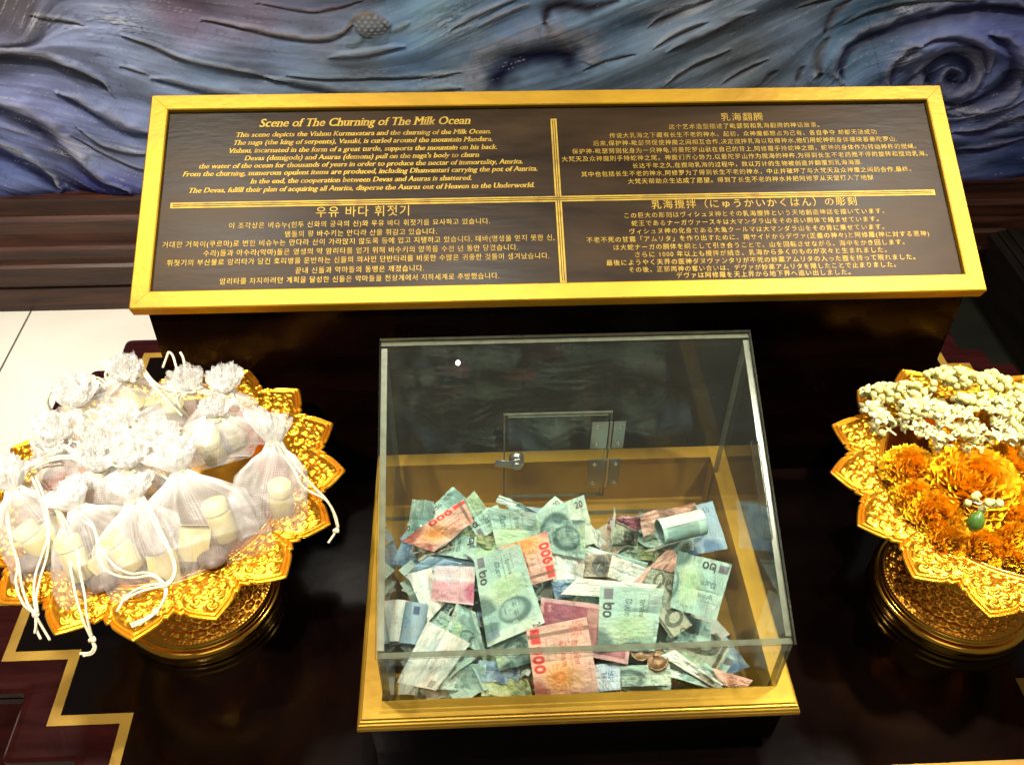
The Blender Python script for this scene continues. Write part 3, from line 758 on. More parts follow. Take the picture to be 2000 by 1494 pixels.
vh, uc, hw = .1489, .1190, .0042
hu0, hu1 = -.389, .6284; vv0, vv1 = .0253, .2744
strip(mb, hu0, vh - hw, hu1, vh + hw, .0005)
strip(mb, uc - hw, vv0, uc + hw, vh - hw, .0005); strip(mb, uc - hw, vh + hw, uc + hw, vv1, .0005)
mb.build('divider', M['gold_text'], plaque)
for o_ in (-.0014, .0014):
    strip(dk_, hu0 + .003, vh + o_ - .0005, hu1 - .003, vh + o_ + .0005, .0009)
    strip(dk_, uc + o_ - .0005, vv0 + .003, uc + o_ + .0005, vh - .0026, .0009); strip(dk_, uc + o_ - .0005, vh + .0026, uc + o_ + .0005, vv1 - .003, .0009)
dk_.build('divider_hairline', M['plaque'], plaque)
#PART2
# ------------------------------------------------------------------ donation box
T = .10
bx0, bx1, by0, by1 = -.1406, .3648, .5257, .9406
ax0, ax1, ay0, ay1, hf, hb = -.1108, .3420, .5525, .8909, T + .0981, T + .2562
db = empty('donation_box', ((bx0 + bx1) / 2, (by0 + by1) / 2, .0012), 'clear acrylic donation box with sloping lid on a gold moulded base', 'donation box')


def ringprof(prof, x0, x1, y0, y1):
    v = []; L = len(prof); f = []
    for d, z in prof: v += [(x0 + d, y0 + d, z), (x1 - d, y0 + d, z), (x1 - d, y1 - d, z), (x0 + d, y1 - d, z)]
    for i in range(L - 1):
        for k in range(4): f.append((i * 4 + k, (i + 1) * 4 + k, (i + 1) * 4 + (k + 1) % 4, i * 4 + (k + 1) % 4))
    return v, f


mb = MB()
pr = [(.0275, T - .012), (.0275, T), (.0062, T), (.0052, T - .0025), (.0036, T - .003), (.0030, T - .0062), (.0016, T - .007), (.0010, T - .0105), (0, T - .0115), (0, T - .017), (.002, T - .0195), (.012, T - .021)]
v, f = ringprof(pr, bx0, bx1, by0, by1); mb.add(v, [tuple(reversed(q)) for q in f]); mb.build('base_frame', M['gold_base'], db)
mb = MB(); v, f = ringprof([(.012, T - .021), (.014, .0014)], bx0, bx1, by0, by1); mb.add(v, [tuple(reversed(q)) for q in f]); mb.build('base_plinth', M['cabinet'], db)
mb = MB(); wf = .014; v, f = ringprof([(.0277, T - .011), (.0277, wf)], bx0, bx1, by0, by1); mb.add(v, f)
mb.add([(bx0 + .0277, by0 + .0277, wf), (bx1 - .0277, by0 + .0277, wf), (bx1 - .0277, by1 - .0277, wf), (bx0 + .0277, by1 - .0277, wf)], [(0, 1, 2, 3)])
mb.build('base_well', M['gold_well'], db)
TH = .0072; ZB = wf + .001
AC = [M['acrylic'], M['acrylic_edge']]


def plate(name, quad, nrm, th=TH, parent=db, edge=True):
    q = [np.array(p, float) for p in quad]; n = np.array(nrm, float); n /= np.linalg.norm(n)
    v = q + [p + n * th for p in q]
    f = [(0, 1, 2, 3), (7, 6, 5, 4)] + [(i, i + 4, (i + 1) % 4 + 4, (i + 1) % 4) for i in range(4)]
    return mesh(name, v, f, AC, parent, False, [0, 0, 1, 1, 1, 1])


sl = atan2(hb - hf, ay1 - ay0); tn = np.array([0, -sin(sl), cos(sl)])
dz_top = TH / cos(sl) + .0004
plate('front_wall', [(ax0, ay0, ZB), (ax1, ay0, ZB), (ax1, ay0, hf - dz_top), (ax0, ay0, hf - dz_top)], (0, 1, 0))
plate('back_wall', [(ax0, ay1, ZB), (ax1, ay1, ZB), (ax1, ay1, hb - dz_top), (ax0, ay1, hb - dz_top)], (0, -1, 0))
def topz(y): return hf + (y - ay0) * (hb - hf) / (ay1 - ay0)
e_ = .0004; ya, yb_ = ay0 + TH + e_, ay1 - TH - e_
for nm, x, s in (('left_wall', ax0, 1), ('right_wall', ax1, -1)):
    plate('side_wall', [(x, ya, ZB), (x, yb_, ZB), (x, yb_, topz(yb_) - dz_top), (x, ya, topz(ya) - dz_top)], (s, 0, 0))
plate('lid', [(ax0 - .0015, ay0 - .0015, topz(ay0 - .0015) - TH / cos(sl)), (ax1 + .0015, ay0 - .0015, topz(ay0 - .0015) - TH / cos(sl)), (ax1 + .0015, ay1 + .0015, topz(ay1 + .0015) - TH / cos(sl)), (ax0 - .0015, ay1 + .0015, topz(ay1 + .0015) - TH / cos(sl))], tn)
# slot rail beside the right wall
def lidp(x, y, n): return np.array([x, y, topz(y)]) + tn * n
q = [lidp(.3235, .652, .0006), lidp(.3325, .652, .0006), lidp(.3325, .757, .0006), lidp(.3235, .757, .0006)]
plate('slot_rail', q, tn, .006)
# small door in the back wall
yd = ay1 - TH - .0012
door = plate('door', [(.044, yd, .0655), (.176, yd, .0655), (.176, yd, .2265), (.044, yd, .2265)], (0, -1, 0), .006)
mb = MB()
for (a, b, c, d) in ((.0385, .0405, .062, .2295), (.1800, .1818, .062, .2295)): mb.box((a, yd - .004, c), (b, yd - .0005, d))
mb.box((.0410, yd - .004, .0620), (.1795, yd - .0005, .0638)); mb.box((.0410, yd - .004, .2278), (.1795, yd - .0005, .2295))
mb.build('door_surround', M['acrylic_edge'], db)
for z0_, z1_ in ((.1655, .2155), (.0870, .1432)):
    mb = MB(); mb.box((.1555, yd - .0082, z0_), (.1772, yd - .0068, z1_)); mb.box((.1845, yd - .0082, z0_), (.2000, yd - .0068, z1_))
    mb.tube([(.1808, yd - .0080, z0_), (.1808, yd - .0080, z1_)], .0021, 8)
    hg = mb.build('hinge', M['steel'], door)
    for xx in (.1635, .1930):
        for zz in (z0_ + .009, z1_ - .009): m2 = MB(); m2.lathe([(0, .0016), (.0022, .0012), (.0030, 0)], 10, (0, 0, 0), M=Matrix.Translation((xx, yd - .0083, zz)) @ Matrix.Rotation(radians(90), 4, 'X')); m2.build('screw', M['screw'], hg, True)
mb = MB(); RX = Matrix.Translation((.0560, yd - .006, .1500)) @ Matrix.Rotation(radians(90), 4, 'X')
mb.lathe([(.0105, 0), (.0105, .004), (.0085, .005), (.0085, .009), (.0098, .009), (.0098, .012), (.0080, .0135), (.0062, .0136), (.0062, .017), (.0045, .018), (0, .018)], 24, M=RX, mi=0)
mb.box((-.030, -.0065, .0137), (.004, .0065, .0155), M=RX @ Matrix.Rotation(radians(180), 4, 'X') @ Matrix.Translation((0, 0, -.029)) @ Matrix.Rotation(radians(12), 4, 'Z'), ch=.0006)
lo_ = mb.build('lock', M['steel'], door, True)

# ------------------------------------------------------------------ printed paper: art is drawn on small rasters
AW, AH = 320, 160


class Art:
    def __init__(s, bgc, seed=1):
        s.u, s.v = np.meshgrid((np.arange(AW) + .5) / AW, (np.arange(AH) + .5) / AH, indexing='ij')
        s.a = np.ones((AW, AH, 3)) * np.array(bgc); s.seed = seed
        s.a *= (.93 + .14 * fbm(s.u * 14, s.v * 7, seed))[..., None]

    def put(s, mask, c, al=1.0): k = np.clip(mask * al, 0, 1)[..., None]; s.a = s.a * (1 - k) + np.array(c) * k

    def rect(s, u0, v0, u1, v1, c, al=1.0): s.put(((s.u > u0) & (s.u < u1) & (s.v > v0) & (s.v < v1)).astype(float), c, al)

    def ell(s, u, v, ru, rv, c, al=1.0, soft=.0, rot=0.0):
        x = (s.u - u) * 2; y = s.v - v; X = x * cos(rot) + y * sin(rot); Y = -x * sin(rot) + y * cos(rot)
        d = np.hypot(X / (ru * 2), Y / rv); s.put(np.clip((1 - d) / (soft + .06), 0, 1), c, al)

    def lines(s, u0, v0, u1, v1, c, al=.4, f=60, amp=.06, ph=0.0):
        w = np.sin((s.v + amp * np.sin(s.u * 22 + ph)) * f * 2 * pi) * .5 + .5; m = (s.u > u0) & (s.u < u1) & (s.v > v0) & (s.v < v1)
        s.put(w * m, c, al)

    def rosette(s, u, v, r, c, al=.5, n=12):
        x = (s.u - u) * 2; y = s.v - v; d = np.hypot(x, y) / r; t = np.arctan2(y, x)
        s.put((np.sin(n * t + 9 * d) * .5 + .5) * (d < 1) * (d > .15), c, al)

    def text(s, st, u, v, h, c, al=1.0, wmax=None, bold=0.0):
        vv, t = text_tris(st, bold); lo, hi = vv.min(0), vv.max(0); k = h / (hi[1] - lo[1]); kx = k
        if wmax: kx = wmax * 2 / (hi[0] - lo[0])
        p = np.c_[(vv[:, 0] - (lo[0] + hi[0]) / 2) * kx + u * 2, (vv[:, 1] - (lo[1] + hi[1]) / 2) * k + v]
        img = coverage(p, t, 0, 0, 1.0 / AH, AW, AH); s.put(img.astype(float), c, al)

    def portrait(s, u, v, r, c, light):
        # a generic engraved bust: shoulders, neck, head, hair, features
        dk = np.array(c); md = dk * .30 + np.array(light) * .70
        s.ell(u, v - r * 1.45, r * .80, r * .85, dk, .85, .2); s.ell(u, v - r * 1.2, r * .16, r * .6, light, .7, .4); s.ell(u, v - r * .72, r * .19, r * .45, md, .9)
        s.ell(u + r * .01, v + r * .12, r * .43, r * .90, dk, .92, .1); s.ell(u - r * .03, v - r * .02, r * .33, r * .72, md, .95, .25); s.ell(u - r * .08, v + .02 * r, r * .20, r * .55, light, .75, .6)
        s.ell(u + r * .37, v, r * .06, r * .14, md, .9); s.ell(u - r * .41, v, r * .05, r * .14, md, .9)
        for du in (-.17, .11): s.ell(u + r * du, v + r * .10, r * .10, r * .07, dk, .75, .3); s.ell(u + r * du, v + r * .22, r * .12, r * .035, dk, .8, .3)
        s.ell(u - r * .03, v - r * .14, r * .06, r * .14, dk, .4, .6); s.ell(u - r * .03, v - r * .36, r * .13, r * .045, dk, .75, .3); s.ell(u - r * .03, v - r * .58, r * .16, r * .07, dk, .3, .6)
        s.lines(u - r * .48, v - r * 1.3, u + r * .48, v + r * 1.0, dk, .26, 62, .03)


def guil(a, c, al=.18): a.lines(0, 0, 1, 1, c, al, 34, .10); a.lines(0, 0, 1, 1, c, al * .7, 46, .14, 2.0)


ART = {}
GREEN, DG, PUR, YEL = (.39, .57, .50), (.035, .09, .08), (.13, .10, .15), (.54, .61, .27)
a = Art(GREEN, 3); guil(a, (.22, .44, .34)); a.ell(.42, .52, .22, .48, YEL, .75, .8); a.ell(.40, .60, .10, .3, (.30, .52, .34), .4, .5)
a.rosette(.44, .50, .16, (.20, .45, .33), .5); a.rosette(.36, .42, .10, (.26, .42, .20), .5, 16)
a.rect(.02, .06, .125, .20, PUR, .85); a.text('๒๐', .23, .14, .17, (.06, .055, .05), 1, .15, .03)
a.text('รัฐบาลไทย', .20, .66, .11, DG, .95, .17, .02); a.text('ยี่สิบบาท', .20, .45, .12, DG, .95, .17, .02); a.rect(.06, .555, .32, .562, DG, .8); a.rect(.06, .30, .30, .305, DG, .6)
a.rosette(.07, .84, .11, (.30, .34, .42), .6, 8); a.rosette(.17, .85, .09, (.48, .50, .52), .6, 7); a.text('8G 2417906', .40, .90, .045, DG, .8, .16)
a.rect(.82, .0, 1, 1, (.58, .74, .62), .7); a.portrait(.665, .54, .36, (.055, .125, .115), (.40, .60, .52)); a.rect(.80, .04, .88, .24, (.16, .24, .32), .6)
a.text('20', .93, .86, .14, (.11, .08, .08), .95, .075, .03); a.text('20', .87, .5, .07, DG, .4, .05); ART['green20'] = a.a
a = Art((.42, .62, .55), 5); guil(a, (.26, .46, .38)); a.ell(.60, .45, .18, .40, (.20, .34, .30), .8, .5); a.lines(.42, .1, .8, .8, (.07, .14, .13), .55, 38, .12)
a.rect(0, 0, .36, 1, (.66, .76, .66), .75); a.ell(.27, .62, .07, .27, (.56, .40, .30), .75, .2); a.rosette(.27, .62, .22, (.25, .40, .42), .7, 10); a.ell(.25, .52, .03, .07, (.62, .22, .18), .7)
a.lines(.80, .05, .98, .95, (.10, .20, .18), .5, 30); a.text('20', .37, .16, .13, DG, .95, .07, .03); a.text('20', .93, .88, .10, DG, .8, .05); a.rect(.45, .05, .56, .20, (.14, .22, .20), .7); ART['green20_back'] = a.a
a = Art((.70, .76, .70), 6); guil(a, (.56, .66, .60), .1); a.ell(.74, .5, .12, .38, (.56, .42, .34), .55, .4); a.rosette(.74, .5, .24, (.22, .36, .38), .6, 11); a.ell(.74, .52, .04, .12, (.50, .60, .56), .7)
a.lines(.86, 0, 1, 1, (.16, .28, .24), .5, 26); a.rect(.80, .04, .90, .16, (.10, .14, .13), .7); a.text('20', .85, .10, .09, (.6, .66, .6), .9, .05); ART['pale_back'] = a.a
RB, RD = (.72, .46, .37), (.40, .09, .06)
a = Art(RB, 8); guil(a, (.66, .28, .20)); a.ell(.42, .45, .20, .45, (.78, .46, .16), .75, .7); a.rosette(.42, .42, .22, (.66, .26, .05), .7, 14); a.ell(.42, .42, .05, .12, (.62, .20, .03), .6)
a.rect(.02, .05, .14, .20, (.66, .06, .05), 1); a.text('๑๐๐', .27, .13, .19, (.56, .05, .05), 1, .22, .04); a.rect(.06, 0, .09, 1, (.16, .09, .06), .75)
a.text('รัฐบาลไทย', .24, .74, .12, RD, .95, .18, .02); a.text('หนึ่งร้อยบาท', .24, .55, .12, RD, .95, .20, .02); a.rect(.12, .645, .38, .652, RD, .8)
a.rosette(.07, .80, .12, (.62, .16, .13), .8, 9); a.text('3E 6120755', .40, .92, .045, RD, .8, .15); a.portrait(.68, .54, .36, (.42, .10, .08), (.72, .44, .34)); a.rect(.84, 0, 1, 1, (.78, .58, .48), .6); a.text('100', .93, .86, .12, RD, .9, .09, .02); ART['red100'] = a.a
a = Art((.72, .46, .36), 9); guil(a, (.62, .30, .24), .14); a.ell(.5, .5, .2, .4, (.56, .24, .18), .5, .6); ART['salmon_back'] = a.a
a = Art((.62, .40, .38), 10); guil(a, (.46, .16, .20)); a.rect(.04, .08, .96, .92, (.24, .045, .085), .85); a.lines(.04, .08, .96, .92, (.42, .13, .18), .5, 40, .05)
a.rect(.50, .12, .92, .90, (.42, .22, .20), .7); a.ell(.74, .42, .13, .30, (.16, .04, .06), .75, .3); a.ell(.66, .38, .05, .16, (.46, .26, .22), .8); a.ell(.80, .40, .05, .18, (.48, .28, .24), .8); a.lines(.5, .55, .92, .9, (.50, .34, .26), .6, 30, .2)
a.text('5', .10, .80, .13, (.55, .32, .34), .9, .04, .03); a.rosette(.90, .78, .13, (.18, .04, .08), .9); a.text('5', .90, .78, .14, (.66, .50, .44), 1, .04, .03); a.text('WU JIAO', .24, .18, .07, (.55, .40, .50), .8, .2); a.ell(.22, .22, .04, .09, (.10, .12, .28), .7); ART['maroon5'] = a.a
a = Art((.66, .58, .60), 11); guil(a, (.60, .36, .42), .14); a.rect(0, .05, 1, .58, (.58, .22, .28), .55); a.ell(.62, .32, .17, .30, (.38, .035, .11), .85, .3); a.lines(.45, .05, .8, .6, (.55, .25, .32), .6, 36, .2); a.rosette(.15, .35, .2, (.60, .20, .25), .6); a.rect(0, .62, 1, .68, (.78, .74, .76), .9); a.text('100', .20, .82, .10, (.45, .12, .2), .6, .1); ART['pink'] = a.a
a = Art((.46, .50, .38), 12); guil(a, (.24, .30, .20)); a.rect(.03, .06, .97, .94, (.035, .045, .032), .85); a.rect(.08, .15, .92, .85, (.46, .50, .38), .9); a.lines(.08, .15, .92, .85, (.12, .16, .10), .55, 36, .12); a.ell(.5, .5, .13, .34, (.07, .09, .06), .85); a.ell(.5, .53, .07, .2, (.42, .45, .34), .9)
for uu in (.12, .88): a.text('1', uu, .80, .16, (.56, .58, .46), 1, .03, .04); a.text('1', uu, .20, .16, (.56, .58, .46), 1, .03, .04)
a.text('ONE', .76, .5, .20, (.05, .06, .045), 1, .16, .03); ART['dollar'] = a.a
a = Art((.30, .46, .56), 13); guil(a, (.14, .28, .42)); a.ell(.6, .5, .2, .42, (.07, .16, .30), .7, .5); a.portrait(.72, .52, .34, (.06, .14, .26), (.36, .50, .56)); a.rosette(.28, .5, .26, (.10, .24, .40), .6); a.text('1', .10, .80, .2, (.05, .10, .2), 1, .05, .03); a.text('50', .90, .85, .12, (.05, .1, .2), 1, .07); ART['blue'] = a.a
a = Art((.58, .68, .74), 14); guil(a, (.34, .50, .66), .14); a.text('貳拾', .5, .5, .42, (.06, .13, .28), 1, .42); a.rect(0, .0, 1, .07, (.3, .45, .62), .7); a.rosette(.12, .8, .12, (.15, .25, .5), .6); ART['pale_blue'] = a.a
a = Art((.50, .58, .34), 15); guil(a, (.30, .40, .16)); a.ell(.5, .5, .25, .42, (.22, .30, .10), .6, .5); a.portrait(.74, .52, .34, (.10, .17, .07), (.46, .52, .32)); a.rosette(.3, .5, .25, (.16, .26, .10), .6); a.text('5', .1, .82, .16, (.08, .13, .05), 1, .04, .03); ART['olive'] = a.a
a = Art((.50, .44, .34), 16); guil(a, (.32, .26, .18)); a.ell(.72, .5, .18, .46, (.07, .10, .10), .9, .15); a.lines(.55, .1, .9, .9, (.30, .34, .32), .4, 30, .15); a.ell(.25, .4, .12, .3, (.34, .36, .20), .7, .4); a.text('2000', .90, .5, .09, (.6, .58, .5), .8, .1); ART['brown'] = a.a
_u, _v = np.meshgrid((np.arange(AW) + .5) / AW, (np.arange(AH) + .5) / AH, indexing='ij')
for qi, k in enumerate(ART):
    A0 = ART[k]; lum = A0.mean(-1, keepdims=True); rg = np.random.default_rng(qi)
    hat = (np.sin((_u * 90 + _v * 60 + 3 * np.sin(_v * 25)) * 2.2) * .5 + .5) * np.clip(fbm(_u * 9, _v * 5, 40 + qi, 3) * 2.4 - .75, 0, 1)
    A0 = A0 * (1 - .22 * hat[..., None]); mot = fbm(_u * 60, _v * 34, 60 + qi, 3) - .5; A0 = A0 * (1 + .28 * mot[..., None])
    tint = fbm(_u * 4, _v * 3, 90 + qi, 3)[..., None] - .5; A0 = A0 * (1 + tint * np.array((-.35, .05, .25)))
    for _ in range(5):
        u0, v0 = rg.uniform(.05, .8), rg.uniform(.1, .9); m = (np.abs(_v - v0) < .012) & (_u > u0) & (_u < u0 + rg.uniform(.06, .2)) & (np.sin(_u * 400) > -.2); A0 = np.where(m[..., None], A0 * .55, A0)
    ART[k] = A0
for k in ART:
    ART[k] = np.clip(ART[k], .01, .85)

NU, NV = 144, 78


def sample_art(kind, us, vs):
    A = ART[kind]; x = np.clip(us * AW - .5, 0, AW - 1.001); y = np.clip(vs * AH - .5, 0, AH - 1.001)
    i = x.astype(int); j = y.astype(int); fx = (x - i)[..., None]; fy = (y - j)[..., None]
    return (A[i, j] * (1 - fx) + A[i + 1, j] * fx) * (1 - fy) + (A[i, j + 1] * (1 - fx) + A[i + 1, j + 1] * fx) * fy


def zpile(py): return .058 + (1350 - py) / 380.0 * .085


def note(kind, quad, label, dz=0.0, tilt=(0, 0, 0, 0), ur=(0, 1), vr=(0, 1), bend=.006, seed=0, curl=0.0, fold=None, group='banknotes in the donation box'):
    """quad: photograph corners of the paper in the order u0v0, u1v0, u1v1, u0v1; heights follow the pile."""
    r = np.random.default_rng(seed + 100)
    P = [atz(px, py, zpile(py) + dz + tilt[i]) for i, (px, py) in enumerate(quad)]
    return paper(kind, P, label, ur, vr, bend, r, curl, fold, group)


def paper(kind, P, label, ur, vr, bend, r, curl, fold, group):
    s, t = np.meshgrid(np.linspace(0, 1, NU), np.linspace(0, 1, NV), indexing='ij')
    P = [np.array(p) for p in P]
    S = (P[0] * ((1 - s) * (1 - t))[..., None] + P[1] * (s * (1 - t))[..., None] + P[2] * (s * t)[..., None] + P[3] * ((1 - s) * t)[..., None])
    n = np.cross(P[1] - P[0], P[3] - P[0]); n /= np.linalg.norm(n) + 1e-9
    if n[2] < 0: n = -n
    th = r.uniform(0, 2 * pi); ph = r.uniform(0, 6); w = cos(th) * s + sin(th) * t * .6
    d = bend * np.sin(w * r.uniform(3.5, 6.5) + ph) + .25 * bend * np.sin(s * 13 + ph * 2 + t * 5)
    d += bend * .7 * (fbm(s * 4 + ph, t * 3, int(ph * 10)) - .5) + .0022 * (fbm(s * 16 + ph, t * 9, int(ph * 7)) - .5)
    # one or two old fold lines
    for fu in (r.uniform(.3, .7), ): d -= .0026 * np.exp(-np.abs(s - fu) / .07)
    fv = r.uniform(.35, .65); d -= .0010 * np.exp(-np.abs(t - fv) / .06)
    if curl: d += curl * (s - .5) ** 2 * 4
    S = S + n * d[..., None]
    c = sample_art(kind, ur[0] + (ur[1] - ur[0]) * s, vr[0] + (vr[1] - vr[0]) * t)
    c = c * (.97 + .06 * fbm(s * 9 + ph, t * 6, 3))[..., None]
    o = mesh('banknote', S, gridfaces(NU, NV), M['note'], None, True, colors=c)
    return tag(o, label, 'banknote', group)


# loose heap underneath, then the notes the photograph shows on top
zones = [('front left corner', 770, 900, 1250, 1345), ('front middle', 910, 1190, 1250, 1345), ('front right', 1200, 1430, 1260, 1335),
         ('left side', 775, 880, 1120, 1240), ('centre', 930, 1160, 1110, 1250), ('right side', 1190, 1370, 1110, 1240),
         ('back left', 800, 930, 1020, 1110), ('back middle', 960, 1150, 1020, 1100), ('back right', 1170, 1340, 1030, 1110)]
fk = [('green20', 'green banknote'), ('blue', 'blue banknote'), ('pale_back', 'pale banknote'), ('green20_back', 'grey green banknote'), ('dollar', 'small folded dark green banknote'), ('brown', 'small folded brown banknote'), ('green20', 'half folded mint banknote')]
hs = np.random.default_rng(21)
for zi, (zn, xa, xb, yca, ycb) in enumerate(zones):
    for ki, (kd, kn) in enumerate(fk):
        cxp, cyp = hs.uniform(xa, xb), hs.uniform(yca, ycb)
        lay = (.018, .027, .036, .030, .008, .012, .003)[ki]
        c = atz(cxp, cyp, max(.022, zpile(cyp) - lay)); an = hs.uniform(0, pi); L, Hh = (.062, .034) if ki < 4 else (.036, .026)
        c[0] = min(max(c[0], ax0 + .062), ax1 - .075); c[1] = min(max(c[1], ay0 + .062), ay1 - .10)
        u = np.array([cos(an), sin(an), hs.uniform(-.14, .14)]); w = np.array([-sin(an), cos(an), hs.uniform(-.25, .25)])
        for _ in range(3):
            Q = [c - u * L - w * Hh, c + u * L - w * Hh, c + u * L + w * Hh, c - u * L + w * Hh]; A_ = np.array(Q)
            c[0] += max(0, ax0 + .010 - A_[:, 0].min()) - max(0, A_[:, 0].max() - (ax1 - .010)); c[1] += max(0, ay0 + .010 - A_[:, 1].min()) - max(0, A_[:, 1].max() - (ay1 - .06))
        paper(kd, Q, ('crumpled %s buried low in the %s of the pile' if ki < 4 else '%s wedged in the %s of the pile') % (kn, zn), (0, 1) if ki < 4 else (.05, .6), (0, 1), .005 if ki < 4 else .009, np.random.default_rng(300 + zi * 9 + ki), 0, None, 'banknotes in the donation box')

N = note
N('green20_back', [(795, 1045), (840, 1050), (848, 980), (806, 974)], 'green note with dark blue block standing at back left corner', .0, (0, 0, .02, .02), (.38, .62), (0, .8), .003, 1)
N('blue', [(765, 1100), (830, 1110), (850, 1050), (790, 1040)], 'deep blue note tucked under the leftmost red note', -.012, (0, 0, 0, 0), (.4, 1), (0, 1), .004, 2)
N('blue', [(800, 1130), (900, 1140), (900, 1085), (810, 1080)], 'dark blue note lying in shadow below the leftmost red note', -.014, (0, 0, 0, 0), (.2, .8), (0, 1), .004, 3)
N('green20_back', [(808, 1018), (885, 950), (930, 990), (850, 1050)], 'green note with grey corner block behind leftmost red note', .004, (0, .016, .012, 0), (.1, .62), (.0, 1), .004, 4)
N('green20', [(936, 1056), (897, 988), (926, 958), (975, 1028)], 'tilted green note showing an upside down number near back left', .004, (0, .014, .018, .002), (0, .52), (0, .62), .003, 5)
N('pale_back', [(920, 975), (958, 1020), (990, 1040), (950, 990)], 'pale blue edge of note between tilted green note and back wall', -.002, (0, 0, 0, 0), (.0, .4), (0, .5), .003, 6)
N('red100', [(906, 976), (784, 1056), (846, 1076), (926, 1018)], 'red note with dark diagonal strip at back left', .014, (.012, 0, 0, .010), (.03, .62), (.02, .9), .005, 7)
N('pale_back', [(850, 1075), (905, 1008), (918, 1022), (868, 1066)], 'pale pinkish flap folded beside the leftmost red note', .010, (0, .004, .004, 0), (.3, .7), (0, .4), .003, 8)
N('olive', [(880, 1050), (975, 1075), (970, 1050), (905, 1035)], 'olive green crumpled note left of the centre back notes', .0, (0, 0, .004, .006), (.1, .9), (0, .7), .007, 9)
N('green20', [(952, 990), (972, 1078), (1052, 1068), (1052, 1002)], 'green and yellow note with two lines of dark Thai text at back centre', .006, (.012, 0, 0, .012), (.02, .60), (.25, 1), .003, 10)
N('green20_back', [(968, 980), (1048, 1008), (1046, 1000), (975, 966)], 'green folded edge peeking up behind the back centre note', .004, (.006, .006, .012, .014), (.1, .6), (0, .3), .002, 11)
N('green20', [(1052, 1086), (1164, 1060), (1141, 966), (1046, 1003)], 'green note with a clear number 20 in its top corner at the back', .012, (0, 0, .022, .016), (.50, 1), (.10, 1), .004, 12)
N('green20', [(1142, 1016), (1076, 1014), (1070, 1078), (1143, 1092)], 'green note with upside down portrait in front of the 20 note', .018, (.012, .012, 0, 0), (.48, .84), (.15, .98), .004, 13)
N('pale_back', [(1150, 1020), (1185, 1060), (1180, 1078), (1146, 1048)], 'small pale blue folded note right of the upside down portrait', -.004, (0, 0, 0, 0), (.1, .6), (0, .7), .002, 14)
N('green20_back', [(1135, 1062), (1265, 1100), (1262, 1112), (1140, 1080)], 'narrow green folded note edge running right of the portrait notes', .004, (.004, 0, 0, .004), (.0, .9), (.0, .3), .002, 15)
N('dollar', [(1192, 1012), (1248, 1036), (1244, 1070), (1194, 1066)], 'crumpled dark green note balled up at back right', .010, (.014, .010, 0, 0), (.1, .7), (.05, .95), .011, 16)
N('pale_back', [(1188, 1070), (1200, 990), (1204, 992), (1196, 1072)], 'thin pale note edge standing upright left of balled note', .012, (0, .02, .02, 0), (.1, .9), (0, .1), .002, 17)
N('maroon5', [(1185, 1040), (1262, 1032), (1262, 1002), (1190, 1014)], 'mauve printed note behind the balled dark green note', .004, (0, 0, .014, .014), (.0, .5), (.4, 1), .003, 18)
N('salmon_back', [(1258, 1050), (1370, 1015), (1356, 980), (1250, 1006)], 'cream and pink note leaning up behind the rolled note', .010, (0, 0, .018, .016), (.05, .9), (0, 1), .004, 19)
N('pale_back', [(1262, 1082), (1350, 1050), (1330, 1040), (1268, 1062)], 'pale green note under the rolled note at back right', -.004, (0, 0, 0, 0), (.1, .9), (0, .6), .003, 20)
N('brown', [(1280, 1085), (1350, 1072), (1340, 1052), (1300, 1060)], 'brown red note half hidden beneath the rolled note', -.010, (0, 0, 0, 0), (.0, .6), (0, .7), .003, 21)
N('red100', [(1088, 1128), (1068, 1037), (975, 1070), (1012, 1150)], 'red note with red number down its right edge in the centre', .016, (0, .010, .010, 0), (.0, .48), (.02, .85), .003, 22)
N('pale_back', [(1080, 1136), (1134, 1150), (1145, 1092), (1074, 1072)], 'white note with a round emblem right of the central red note', .008, (0, 0, .006, .006), (.15, .86), (.05, .9), .004, 23)
N('brown', [(1140, 1126), (1203, 1126), (1203, 1082), (1142, 1082)], 'brown note with dark oval portrait at centre right', .006, (0, 0, .006, .006), (.42, 1), (.1, .95), .003, 24)
N('pale_back', [(1186, 1126), (1238, 1142), (1266, 1110), (1196, 1084)], 'plain white note flap right of the brown oval note', .010, (0, 0, .004, .006), (.0, .5), (.3, .9), .003, 25)
N('olive', [(1246, 1092), (1290, 1096), (1292, 1076), (1250, 1072)], 'dark olive note corner behind the salmon note', .002, (0, 0, .004, .004), (.3, .8), (.2, .8), .003, 26)
N('salmon_back', [(1232, 1140), (1300, 1142), (1330, 1088), (1308, 1068)], 'plain salmon note sticking out left of the right hand note', .010, (0, 0, .008, .010), (.1, .6), (0, 1), .003, 27)
N('dollar', [(1254, 1140), (1312, 1152), (1316, 1118), (1272, 1108)], 'pale green engraved note under the salmon note', .014, (0, 0, .004, .006), (.2, .8), (.25, .9), .004, 28)
N('blue', [(1085, 1170), (1150, 1160), (1150, 1130), (1075, 1132)], 'blue green engraved note below the white emblem note', .004, (0, 0, .004, .004), (.5, 1), (.2, 1), .003, 29)
N('blue', [(790, 1125), (850, 1118), (905, 1100), (835, 1084)], 'blue green note with small oval left of centre', .010, (0, 0, .006, .006), (.1, .8), (.1, .9), .003, 30)
N('pale_back', [(835, 1215), (868, 1180), (848, 1105), (795, 1122)], 'off white folded note with reddish emblem at left', .010, (0, 0, .004, .006), (.2, .95), (.1, .9), .004, 31)
N('pink', [(840, 1172), (925, 1182), (928, 1106), (850, 1105)], 'pink note with magenta oval left of the large green note', .018, (0, 0, .006, .006), (.0, .62), (.0, 1), .003, 32)
N('green20', [(925, 1090), (952, 1264), (1064, 1216), (1015, 1062)], 'large green note standing centrally with portrait on its side', .026, (.008, 0, 0, .008), (0, .93), (0, 1), .004, 33)
